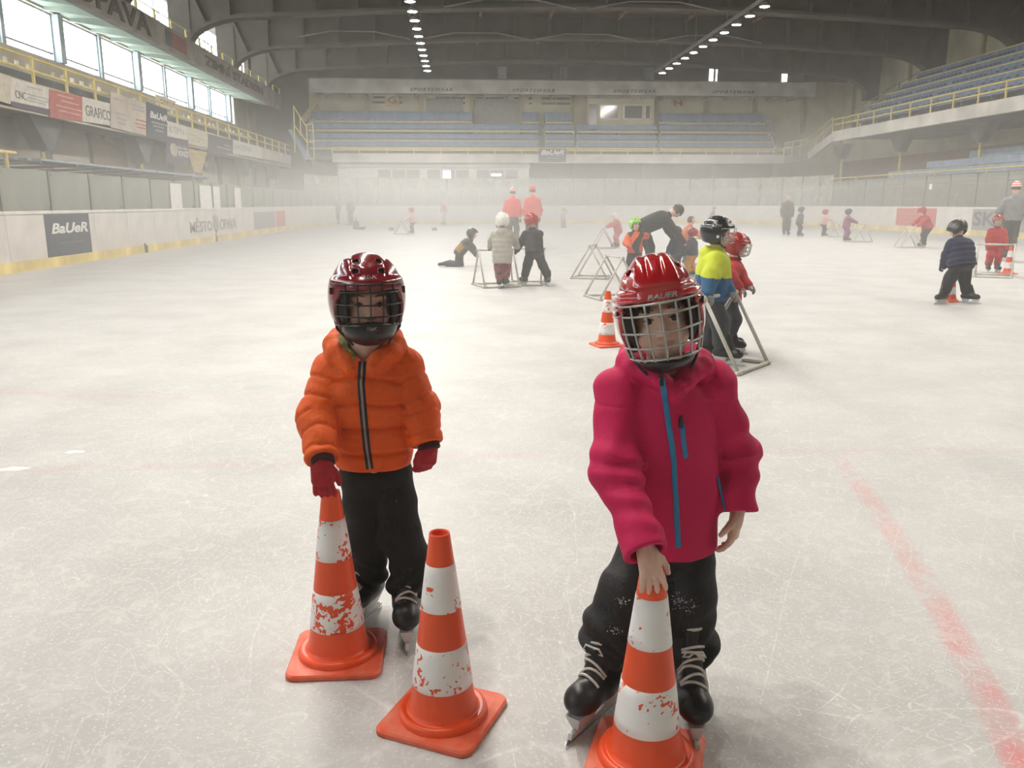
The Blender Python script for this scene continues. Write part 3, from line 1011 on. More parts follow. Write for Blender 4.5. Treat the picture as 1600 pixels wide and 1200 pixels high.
rl = tag(empty('far_balcony_rail', ((x0 + x1) / 2, SY + 0.1, zt)), 'long yellow railing along the far balcony edge', 'railing')
L = (x1 - x0) / 2
zr = far_z(231, SY) - zt
for z in (zr, zr * 0.55):
    MB().tube((-L, 0, z), (L, 0, z), 0.035, 6).build('rail', m_yel, rl)
me = MB().box(-0.035, 0.035, -0.03, 0.03, 0, zr).mesh('post', m_yel)
for k in range(18):
    link('post', me, rl, (-L + 2 * L * k / 17, 0, 0))
X0, X1 = far_x(842, SY), far_x(885, SY)
s = MB().box(-(X1 - X0) / 2, (X1 - X0) / 2, -0.05, 0, 0, far_z(232, SY) - far_z(253, SY)).build('advert_board', m_darkblue, loc=((X0 + X1) / 2, SY - 0.01, far_z(253, SY)))
tag(s, 'small dark advert board lettered in white on the far balcony', 'advert board')
lettering('BaUeR', 1.7, 0.34, m_offw, s, (0, -0.06, 0.68), shear=0.3, bold=0.03)
for z, w in ((0.42, 1.6), (0.24, 0.9)):
    MB().box(-w / 2, w / 2, -0.056, -0.05, z, z + 0.05).build('print_line', m_greyp, s)
for a, t, c, bt in ((848, 186, 853, 232), (896, 196, 904, 236), (1028, 196, 1034, 236), (1195, 186, 1212, 232)):
    p, q = at_y(a, t, 66.2), at_y(c, bt, 62.8)
    r_ = tag(empty('aisle_rail', q), {848: 'sloping yellow handrail above the small dark advert board', 896: 'sloping yellow handrail beside the cabin door', 1028: 'sloping yellow handrail at the H sign block', 1195: 'sloping yellow handrail at the end of the far stand'}[a], 'railing')
    d = p - q
    MB().tube((0, 0, 0.0), d, 0.04, 6).build('rail', m_yel, r_)
    for s_ in (0.1, 0.5, 0.9):
        MB().tube(d * s_, d * s_ - Vector((0, 0, 0.9)), 0.03, 6).build('post', m_yel, r_)

# white cabin under the far balcony with its band of windows
cab = struct(empty('white_cabin'), 'white cabin with a band of small windows under the far balcony', 'cabin')
KY = 62.3
MB().box(far_x(525, KY), far_x(827, KY), KY, YW, -0.02, zb + 0.1).build('wall', m_offw, cab)
MB().box(far_x(522, KY), far_x(829, KY), KY - 0.1, KY, far_z(262, KY), far_z(257, KY)).build('eaves', m_fascia, cab)
for g, (a, c) in enumerate(((587, 655), (665, 733), (743, 810))):
    for q in range(3):
        u0, u1 = a + (c - a) * q / 3 + 1.2, a + (c - a) * (q + 1) / 3 - 1.2
        lit = (g, q) in ((1, 1), (2, 1))
        f = MB().box(far_x(u0, KY), far_x(u1, KY), KY - 0.05, KY, far_z(279.5, KY), far_z(265.5, KY)).build('window', m_greyp, cab)
        if lit:
            v0, v1 = (u0 + 2, u0 + 14) if g == 1 else (u0 + 1, u0 + 16)
            MB().box(far_x(v0, KY), far_x(v1, KY), KY - 0.07, KY - 0.05, far_z(279 if g == 1 else 275, KY), far_z(267 if g == 1 else 271.5, KY)).build('lit_pane', m_litpane, f)
b = MB().box(far_x(827, KY), 24.0, 64.0, 64.3, -0.02, zb + 0.2)
struct(b.build('wall_under_balcony', m_grey), 'grey wall under the far balcony', 'wall')
# piers that carry the far balcony
for px in (900, 1010, 1120, 1215):
    o = MB().box(-0.2, 0.2, -0.2, 0.2, -0.02, zb + 0.2).build('balcony_column', m_grey, loc=(far_x(px, 62.6), 62.6, 0))
    o['kind'] = 'structure'

# yellow stair gate at the left end of the far stand, and the ramp beam above it
gt = tag(empty('stair_gate', at_y(458, 250, 61.46)), 'yellow tubular stair railing between left balcony and far stand', 'railing')
pl = lambda x, y: at_y(x, y, 61.46) - at_y(458, 250, 61.46)
for p, q in (((458, 165), (478, 197)), ((460, 196), (480, 222)), ((459, 168), (461, 238)), ((479, 195), (481, 245)), ((479, 195), (489, 193)), ((489, 193), (491, 249)), ((481, 222), (490, 222)), ((482, 248), (491, 249)), ((469, 183), (470, 212))):
    MB().tube(pl(*p), pl(*q), 0.045, 6).build('bar', m_yel, gt)
o = MB().prism([(-0.6, -1.3), (-0.25, -1.45), (1.0, 0.2), (0.6, 0.2)], -0.15, 0.15, 'y').build('ramp_beam', m_creamdk, loc=at_y(481, 158, 64.5))
o['kind'] = 'structure'
pts = [at_y(*q, 61.5) for q in ((450, 203), (456, 202), (485, 247), (478, 251))]
b = MB().prism([(q.x, q.z) for q in pts], 61.5, 62.3, 'y')
struct(b.build('stair_flight', mat('blue_grey_stair', (0.20, 0.27, 0.38), 0.7)), 'blue-grey stair flight at the left end of the far stand', 'stairs')
b = MB().box(WX, far_x(484), YW - 0.3, YW, 4.0, 10.7)  # box over the far wall, its colour darkened for the shaded end
struct(b.build('wall_stair_end_shade', m_concw), 'end wall with painted-in shade behind the yellow stair railing', 'wall')  # the gable's brown stands in for shade on the far wall here

# ---- right side: wall panels, upper stand on its balcony, lower stand
RX = 30.6
b = MB().box(RX, RX + 0.4, -9, YW, -0.3, ZT)
wr = struct(b.build('wall_right', m_cream), 'cream wall panels above the right stand', 'wall')
me = MB().box(-0.2, 0.0, -0.11, 0.11, 7.5, ZT).mesh('pilaster', m_creamdk)
for k in range(9):
    link('pilaster', me, wr, (RX, 1.4 + 8 * k, 0))
MB().box(-0.05, 0, -9, YW, 2.9, 4.6).build('red_band', mat('reddish_plaster', (0.30, 0.17, 0.13), 0.85), wr, loc=(RX, 0, 0))
rb = struct(empty('balcony_right'), 'right balcony with pale fascia and stepped stand', 'balcony')
FX = 24.0
fz0, fz1 = 5.26, 5.88
yend = at_x(1300, 213, FX).y
MB().box(FX, FX + 0.25, -6, yend, fz0, fz1).build('fascia', m_fascia, rb)
MB().box(FX + 0.25, RX, -6, yend, fz0 + 0.15, fz1 - 0.25).build('slab', m_grey, rb)
rrows = [(FX + 0.7 + 0.66 * k, fz1 + 0.05 + 0.56 * k) for k in range(5)]
for k, (xx, zz) in enumerate(rrows):
    MB().box(xx, RX, -6, yend - 0.6 - 0.5 * k, fz1 - 0.25, zz).build('step', m_dkgrey, rb)
for z in (0.75, 0.42):
    MB().tube((FX + 0.12, -6, fz1 + z), (FX + 0.12, yend, fz1 + z), 0.04, 6).build('rail', m_yel, rb)
me = MB().box(-0.03, 0.03, -0.045, 0.045, 0, 0.75).mesh('rail_post', m_yel)
for k in range(32):
    if -5 + 2 * k < yend:
        link('rail_post', me, rb, (FX + 0.12, -5 + 2 * k, fz1))
for y in FRAMES:
    link('column_head', vcap, rb, (27.0, y, fz0 + 0.15))
    o = link('column', MATS.setdefault('_vp2', MB().tube((0, 0, -5.5), (0, 0, -1.0), 0.09, 10).mesh('column', m_yel)), rb, (27.0, y, fz0 + 0.15))
bmesh_ = {}
for k, (xx, zz) in enumerate(rrows):
    for j in range(3):
        y0 = 8 + 17 * j
        y1 = min(y0 + 16.98, yend - 0.8 - 0.5 * k)
        be = empty('stand_bench', (xx, y0, zz))
        nth = ('lowest', 'second lowest', 'middle', 'fourth', 'topmost')[k]
        tag(be, '%s blue bench of the upper right stand, %s' % (nth, ('nearest length', 'middle length', 'far length')[j]), 'bench', 'blue benches of the upper right stand')
        L = y1 - y0
        MB().box(0.08, 0.42, 0, L, 0.36, 0.42).build('seat', m_blue, be)
        MB().box(0.44, 0.5, 0, L, 0.46, 0.88).build('backrest', m_blue, be)
        MB().box(0.42, 0.52, 0, L, 0.88, 0.93).build('yellow_edge', m_yel, be)
        f = MB()
        for q in range(8):
            f.box(0.12, 0.48, L * q / 7.2, L * q / 7.2 + 0.06, 0.0, 0.46)
        f.build('feet', m_dkgrey, be)['kind'] = 'stuff'
        sl = MB()
        for q in range(26):
            if q % 9 < 8:
                sl.box(0.43, 0.44, 0.3 + L * q / 26.5, 0.3 + L * q / 26.5 + 0.28, 0.60, 0.70)
        o = sl.build('handhold_slots', m_black, be)
        o['kind'] = 'stuff'
# stair ramp joining far and right balconies
xa, za = far_x(1228, SY), zb
pa, pb = Vector((xa, SY, zb)), Vector((FX, yend, fz0))
rm = struct(empty('ramp_stair'), 'sloping stair joining the far and right balconies', 'stairs')
pm = at_y(1262, 250, 61.0)
d = Vector((0, 0, zt - zb))
for p, q in ((pa, pm), (pm, pb)):
    n = Vector((q.y - p.y, -(q.x - p.x), 0)).normalized() * -0.2
    MB().poly([p, q, q + d * 0.9, p + d * 0.9, p + n, q + n, q + n + d * 0.9, p + n + d * 0.9], [(0, 1, 2, 3), (4, 7, 6, 5), (0, 4, 5, 1), (3, 2, 6, 7), (0, 3, 7, 4), (1, 5, 6, 2)]).build('stringer', m_fascia if q is pb else m_grey, rm)
    for h in (1.5, 1.1):
        MB().tube(p + Vector((0, 0, h)), q + Vector((0, 0, h)), 0.035, 6).build('rail', m_yel, rm)
    for s in (0.0, 0.33, 0.66, 1.0):
        c = p.lerp(q, s)
        MB().tube(c + Vector((0, 0, 0.4)), c + Vector((0, 0, 1.5)), 0.03, 6).build('post', m_yel, rm)
# hand rail up along the end of the right stand
hr = tag(empty('stand_handrail', (FX + 0.6, yend + 0.3, fz1)), 'thin handrail climbing the far end of the right stand', 'railing')
for h in (0.9, 0.45):
    MB().tube((0, 0, h), (4.6, -2.2, h + 3.0), 0.03, 6).build('rail', m_grey, hr)
for s in (0.05, 0.35, 0.65, 0.95):
    MB().tube((4.6 * s, -2.2 * s, 3.0 * s - 0.2), (4.6 * s, -2.2 * s, 3.0 * s + 0.9), 0.03, 6).build('post', m_grey, hr)

# lower right stand behind the glass
ls = struct(empty('lower_stand_right'), 'lower concrete stand behind the right boards', 'stand')
for k in range(4):
    MB().box(24.0 + 0.9 * k, RX, 10, 54 - 2.5 * k, (1.9 + 0.45 * (k - 1)) if k else -0.02, 1.9 + 0.45 * k).build('step', m_grey, ls)
for k in range(4):
    be = empty('stand_bench', (24.3 + 0.9 * k, 12, 1.9 + 0.45 * k))
    tag(be, '%s pale blue bench of the lower right stand' % ('lowest', 'second', 'third', 'topmost')[k], 'bench', 'pale blue benches of the lower right stand')
    L = 40 - 2.5 * k
    MB().box(0, 0.42, 0, L, 0.36, 0.44).build('seat', m_bluelt, be)
    MB().box(0.36, 0.42, 0, L, 0.5, 0.86).build('backrest', m_bluelt, be)
    f = MB()
    for q in range(9):
        f.box(0.1, 0.42, L * q / 8.1, L * q / 8.1 + 0.06, 0, 0.5)
    f.build('feet', m_grey, be)['kind'] = 'stuff'
rl = tag(empty('yellow_railing', (23.6, 20, 1.9)), 'yellow railing in front of the lower right stand', 'railing')
for z in (1.0, 0.55):
    MB().tube((0, 0, z), (0, 34, z), 0.035, 6).build('rail', m_yel, rl)
for k in range(9):
    MB().tube((0, 0.1 + 4.2 * k, -1.92), (0, 0.1 + 4.2 * k, 1.0), 0.04, 6).build('post', m_yel, rl)
for px, py0, py1 in ((1450, 264, 291),):
    p = at_x(px + 7, 292, XR + 0.1)
    tag(MB().box(-0.012, 0.0, -0.12, 0.12, 0, 0.26).build('notice_sheet', m_offw, loc=(XR + 0.018, p.y, 2.0)), 'small white notice on the right glass', 'notice')
o = tag(MB().box(-0.3, 0.3, -0.35, 0.35, 0, 0.55).box(-0.36, 0.36, -0.4, 0.4, 0.55, 0.62).build('loudspeaker_box', m_post, loc=(27.0, 41.6, 2.9)), 'dark box fixed to a yellow post above the lower right stand', 'box')
boxes = ((1345, 1358), (1402, 1416), (1430, 1444), (1456, 1462), (1474, 1488), (1496, 1502))
for nb_, (px0, px1) in enumerate(boxes):
    a, c = at_x(px0, 312, 22.7).y, at_x(px1, 312, 22.7).y
    o = MB().box(-0.2, 0.2, -abs(a - c) / 2, abs(a - c) / 2, 0, 1.7).build('padded_block', m_offw, loc=(22.8, (a + c) / 2, -0.02))
    tag(o, 'pale upright block behind the right glass, %s from the far corner' % ('first', 'second', 'third', 'fourth', 'fifth', 'sixth')[nb_], 'block', 'pale blocks behind the right glass')

# ================================================================== IMPLICIT SHAPES (bodies, clothes, helmets, boots)
def V(*a):
    return np.array(a, float)


def nrm(v):
    v = np.asarray(v, float)
    return v / max(np.linalg.norm(v), 1e-9)


def rc(P, a, b, ra, rb):
    a, b = np.asarray(a, float), np.asarray(b, float)
    d = b - a
    t = np.clip(((P - a) @ d) / max(d @ d, 1e-12), 0, 1)
    return np.linalg.norm(P - a - t[:, None] * d, axis=1) - (ra + (rb - ra) * t)


def ell(P, c, r, M=None):
    q = P - np.asarray(c, float)
    if M is not None:
        q = q @ M.T
    r = np.asarray(r, float)
    k0 = np.linalg.norm(q / r, axis=1)
    k1 = np.linalg.norm(q / (r * r), axis=1)
    return k0 * (k0 - 1) / np.maximum(k1, 1e-6)


def rbox(P, c, hs, rad, M=None):
    q = P - np.asarray(c, float)
    if M is not None:
        q = q @ M.T
    q = np.abs(q) - (np.asarray(hs, float) - rad)
    return np.linalg.norm(np.maximum(q, 0), axis=1) + np.minimum(q.max(1), 0) - rad


def smin(a, b, k):
    h = np.clip(0.5 + 0.5 * (b - a) / k, 0, 1)
    return b + (a - b) * h - k * h * (1 - h)


def smax(a, b, k):
    return -smin(-a, -b, k)


def chain(P, pts, rad, k=0.02):
    d = None
    for i in range(len(pts) - 1):
        e = rc(P, pts[i], pts[i + 1], rad[i], rad[i + 1])
        d = e if d is None else smin(d, e, k)
    return d


def chain_t(P, pts):
    """Nearest-arc-length parameter (metres along the chain) of each point."""
    best = np.full(len(P), 1e9)
    out = np.zeros(len(P))
    s0 = 0.0
    for i in range(len(pts) - 1):
        a, b = np.asarray(pts[i], float), np.asarray(pts[i + 1], float)
        d = b - a
        L = np.linalg.norm(d)
        t = np.clip(((P - a) @ d) / (L * L), 0, 1)
        q = np.linalg.norm(P - a - t[:, None] * d, axis=1)
        m = q < best
        best[m] = q[m]
        out[m] = s0 + t[m] * L
        s0 += L
    return out


def loft(P, keys, right, fwd):
    """Stack of superellipse sections: keys = [(centre, half width, half depth)], bottom to top; right/fwd span the sections."""
    cs = [np.asarray(k[0], float) for k in keys]
    ax = cs[-1] - cs[0]
    L = np.linalg.norm(ax)
    ax = ax / L
    ts = [float((c - cs[0]) @ ax) for c in cs]
    t = (P - cs[0]) @ ax
    tc = np.clip(t, ts[0], ts[-1])
    C = np.stack([np.interp(tc, ts, [c[i] for c in cs]) for i in range(3)], 1)
    rx = np.interp(tc, ts, [k[1] for k in keys])
    ry = np.interp(tc, ts, [k[2] for k in keys])
    q = P - C
    u, v = np.abs(q @ right) / rx, np.abs(q @ fwd) / ry
    e = 2.4
    g = (u ** e + v ** e) ** (1 / e)
    d = (g - 1) * np.minimum(rx, ry)
    over = np.maximum(t - ts[-1], ts[0] - t)
    return np.where(over > 0, np.sqrt(np.maximum(d, 0) ** 2 + over ** 2) + np.minimum(d, 0) * 0 + np.where(d < 0, 0, 0), d)


def waves(P, seed, freq, n=5, squash=(1, 1, 1)):
    """Cheap smooth noise in -1..1 from a few warped sine waves."""
    r = np.random.RandomState(seed)
    s = np.zeros(len(P))
    Q = P * np.asarray(squash, float)
    w = np.stack([np.sin(Q @ r.normal(size=3) * freq * 0.6 + r.rand() * 6) for _ in range(3)], 1) * (0.5 / freq)
    Q = Q + w * 2.0
    for _ in range(n):
        k = r.normal(size=3)
        k = k / np.linalg.norm(k) * freq * r.uniform(0.6, 1.5)
        s += np.sin(Q @ k + r.rand() * 6.28)
    return s / n * 1.5


def surf(f, lo, hi, h):
    """Mesh the zero set of f (numpy, N x 3 -> N) by surface nets; evaluates finely only near the surface."""
    lo, hi = np.asarray(lo, float), np.asarray(hi, float)
    B = 4
    n = np.ceil((hi - lo) / (h * B)).astype(int) + 1
    g = [lo[i] + (np.arange(n[i]) + 0.5) * h * B - h * 0.5 for i in range(3)]
    cc = np.stack(np.meshgrid(*g, indexing='ij'), -1).reshape(-1, 3)
    cv = f(cc)
    act = (np.abs(cv) < h * B * 1.35).reshape(n)
    vals = np.repeat(np.repeat(np.repeat(cv.reshape(n), B, 0), B, 1), B, 2).copy()
    vals = np.where(np.abs(vals) < h, np.sign(vals) * h + (vals == 0) * h, vals)
    fa = np.repeat(np.repeat(np.repeat(act, B, 0), B, 1), B, 2)
    ii = np.argwhere(fa)
    fv = np.empty(len(ii))
    for s in range(0, len(ii), 400000):
        fv[s:s + 400000] = f(lo + ii[s:s + 400000] * h)
    vals[fa] = fv
    ins = vals < 0
    N = np.array(vals.shape)
    cN = N - 1
    corners = [(i, j, k) for i in (0, 1) for j in (0, 1) for k in (0, 1)]

    def sub(A, c):
        return A[c[0]:c[0] + cN[0], c[1]:c[1] + cN[1], c[2]:c[2] + cN[2]]
    cnt_in = sum(sub(ins, c).astype(np.int8) for c in corners)
    active = (cnt_in > 0) & (cnt_in < 8)
    ci = np.argwhere(active)
    idx = -np.ones(cN, int)
    idx[active] = np.arange(len(ci))
    pos = np.zeros((len(ci), 3))
    cnt = np.zeros(len(ci))
    for c in corners:
        for ax in range(3):
            if c[ax] == 1:
                continue
            d = list(c)
            d[ax] = 1
            a = vals[ci[:, 0] + c[0], ci[:, 1] + c[1], ci[:, 2] + c[2]]
            b = vals[ci[:, 0] + d[0], ci[:, 1] + d[1], ci[:, 2] + d[2]]
            m = (a < 0) != (b < 0)
            t = np.where(m, a / np.where(np.abs(a - b) < 1e-12, 1, a - b), 0)
            p = np.array(c, float)[None, :] + np.zeros((len(ci), 3))
            p[:, ax] += t
            pos += p * m[:, None]
            cnt += m
    pos = lo + (ci + pos / cnt[:, None]) * h
    quads = []
    for ax in range(3):
        u, w = (ax + 1) % 3, (ax + 2) % 3
        sl0 = [slice(None)] * 3
        sl1 = [slice(None)] * 3
        sl0[ax], sl1[ax] = slice(0, -1), slice(1, None)
        A, Bv = ins[tuple(sl0)], ins[tuple(sl1)]
        e = np.argwhere(A != Bv)
        ok = (e[:, u] > 0) & (e[:, w] > 0) & (e[:, u] < cN[u]) & (e[:, w] < cN[w])
        e = e[ok]
        flip = A[e[:, 0], e[:, 1], e[:, 2]]
        q = []
        for du, dw in ((-1, -1), (0, -1), (0, 0), (-1, 0)):
            k = e.copy()
            k[:, u] += du
            k[:, w] += dw
            q.append(idx[k[:, 0], k[:, 1], k[:, 2]])
        q = np.stack(q, 1)
        q[~flip] = q[~flip][:, ::-1]
        quads.append(q)
    quads = np.concatenate(quads)
    quads = quads[(quads >= 0).all(1)]
    return pos, quads


def np_mesh(name, v, q, mats, mi=None, smooth=True):
    me = bpy.data.meshes.new(name)
    me.vertices.add(len(v))
    me.vertices.foreach_set('co', np.ascontiguousarray(v, dtype=np.float32).ravel())
    me.loops.add(q.size)
    me.loops.foreach_set('vertex_index', np.ascontiguousarray(q, dtype=np.int32).ravel())
    me.polygons.add(len(q))
    me.polygons.foreach_set('loop_start', np.arange(0, q.size, 4, dtype=np.int32))
    me.polygons.foreach_set('loop_total', np.full(len(q), 4, dtype=np.int32))
    for m in (mats if isinstance(mats, (list, tuple)) else [mats]):
        me.materials.append(m)
    if mi is not None:
        me.polygons.foreach_set('material_index', np.ascontiguousarray(mi, dtype=np.int32))
    me.polygons.foreach_set('use_smooth', np.full(len(q), smooth))
    me.update(calc_edges=True)
    me.validate()
    return me


def solid(name, f, lo, hi, h, mats, parent, base=(0, 0, 0), pick=None, flush=None):
    """Mesh f and link it under parent; base: the parent's place (mesh is stored relative to it); pick: points -> material index."""
    v, q = surf(f, lo, hi, h)
    mi = pick(v[q].mean(1)) if pick else None
    if flush is not None:
        me = np_mesh(name, v - np.asarray(base, float), q, mats, mi)
        at = me.attributes.new('flush', 'FLOAT', 'POINT')
        at.data.foreach_set('value', np.ascontiguousarray(flush(v), dtype=np.float32))
        return link(name, me, parent)
    return link(name, np_mesh(name, v - np.asarray(base, float), q, mats, mi), parent)


def bounds(pts, pad):
    p = np.array([np.asarray(x, float) for x in pts])
    return p.min(0) - pad, p.max(0) + pad


def frame_of(fwd, up):
    """Rows: right-hand side of the figure's own x (its left), forward, up."""
    f = nrm(fwd)
    u = nrm(np.asarray(up, float) - f * (np.asarray(up, float) @ f))
    return np.stack([np.cross(f, u), f, u])


# ------------------------------------------------------------------ shared materials for people
def cloth(name, c, rough=0.8, var=0.1, scale=14, bump=0.25, bscale=160, sheen=0.05, **k):
    return mat(name, c, rough, var=var, scale=scale, bump=bump, bscale=bscale, sheen=sheen, **k)


c_skin = mat('skin', (0.70, 0.45, 0.35), 0.5, var=0.05, scale=25)
_nt = c_skin.node_tree
_b = _nt.nodes['Principled BSDF']
_a = _nt.nodes.new('ShaderNodeAttribute')
_a.attribute_name = 'flush'
_m = _nt.nodes.new('ShaderNodeMix')
_m.data_type = 'RGBA'
_nt.links.new(_b.inputs['Base Color'].links[0].from_socket, _m.inputs[6])
_m.inputs[7].default_value = (0.46, 0.13, 0.11, 1)
_nt.links.new(_a.outputs['Fac'], _m.inputs[0])
_nt.links.new(_m.outputs[2], _b.inputs['Base Color'])
_b.inputs['Subsurface Weight'].default_value = 0.0
c_lip = mat('lip_skin', (0.50, 0.22, 0.19), 0.45, var=0.05)
c_hair = mat('brown_hair', (0.10, 0.06, 0.035), 0.6, var=0.25, scale=60)
c_eye = mat('eye_white', (0.72, 0.68, 0.64), 0.2, var=0.02)
c_iris = mat('dark_iris', (0.035, 0.022, 0.015), 0.1, var=0.1)
c_black = cloth('black_cloth', (0.012, 0.012, 0.014), sheen=0.0)
c_boot = mat('black_boot', (0.014, 0.014, 0.015), 0.38, var=0.2, scale=40, bump=0.08)
c_toe = mat('toe_cap', (0.012, 0.012, 0.012), 0.42, var=0.2, scale=30)
c_lace = mat('white_lace', (0.60, 0.57, 0.52), 0.8, var=0.1, scale=60)
c_holder = mat('blade_holder', (0.62, 0.62, 0.62), 0.4)
c_bladest = mat('steel_blade', (0.60, 0.60, 0.62), 0.25, metal=0.9)
c_wire = mat('black_wire', (0.012, 0.012, 0.013), 0.35)
c_wireg = mat('grey_wire', (0.42, 0.41, 0.38), 0.35, metal=0.3)
c_pad = mat('black_foam', (0.014, 0.014, 0.015), 0.7)
c_plate = mat('black_plastic', (0.014, 0.014, 0.015), 0.3)

# ================================================================== THE TWO CHILDREN IN FRONT
def hand_sdf(wrist, palm_dir, normal, curl, spread=0.16, s=1.0, thick=1.0, thumb=1, thumb_out=0.7, thumb_curl=0.4):
    """Right number of fingers on a palm. palm_dir: wrist -> knuckles; normal: out of the back of the hand; curl: bend per joint (rad) towards
    the palm for index..little; thumb: +1 / -1 which side. Returns (f, points)."""
    d0, n0 = nrm(palm_dir), nrm(normal)
    n0 = nrm(n0 - d0 * (n0 @ d0))
    s0 = np.cross(d0, n0) * thumb
    M = np.stack([s0, d0, n0])
    L = 0.052 * s
    pc = wrist + d0 * L * 0.55
    fingers = []
    for k, (off, ln) in enumerate(((0.020, 0.050), (0.007, 0.056), (-0.006, 0.052), (-0.018, 0.041))):
        a = spread * (1.0, 0.3, -0.3, -1.0)[k]
        d = nrm(d0 + s0 * a)
        n = n0
        p = wrist + d0 * L + s0 * off * s
        pts = [wrist + d0 * L * 0.6 + s0 * off * s * 0.9, p]
        c = curl[k] if isinstance(curl, (list, tuple)) else curl
        for j, fr in enumerate((0.44, 0.32, 0.24)):
            cj = c * (0.8 if j == 0 else 1.0)
            d, n = nrm(d * math.cos(cj) - n * math.sin(cj)), nrm(n * math.cos(cj) + d * math.sin(cj))
            p = p + d * ln * fr * s
            pts.append(p)
        fingers.append((pts, [0.0095 * s * thick, 0.0082 * s * thick, 0.0075 * s * thick, 0.0068 * s * thick, 0.0058 * s * thick]))
    tp = wrist + d0 * L * 0.15 + s0 * 0.014 * s
    td = nrm(d0 * 0.75 + s0 * thumb_out - n0 * 0.25)
    tpts = [tp]
    for j, ln in enumerate((0.026, 0.022, 0.018)):
        tpts.append(tpts[-1] + td * ln * s)
        td = nrm(td + d0 * thumb_curl * 0.5 - s0 * thumb_curl * 0.5 - n0 * 0.12)
    allp = [wrist] + [p for f, _ in fingers for p in f] + tpts

    def f(P):
        d = rbox(P, pc, (0.027 * s * thick, 0.034 * s, 0.0125 * s * thick), 0.012 * s * thick, M)
        d = smin(d, rc(P, wrist - d0 * 0.012, wrist + d0 * 0.02, 0.019 * s * thick, 0.017 * s * thick), 0.012)
        for pts, rr in fingers:
            d = smin(d, chain(P, pts, rr, 0.003), 0.0045)
        d = smin(d, chain(P, tpts, [0.012 * s * thick, 0.0098 * s * thick, 0.0085 * s * thick, 0.0068 * s * thick], 0.004), 0.006)
        return d
    return f, allp


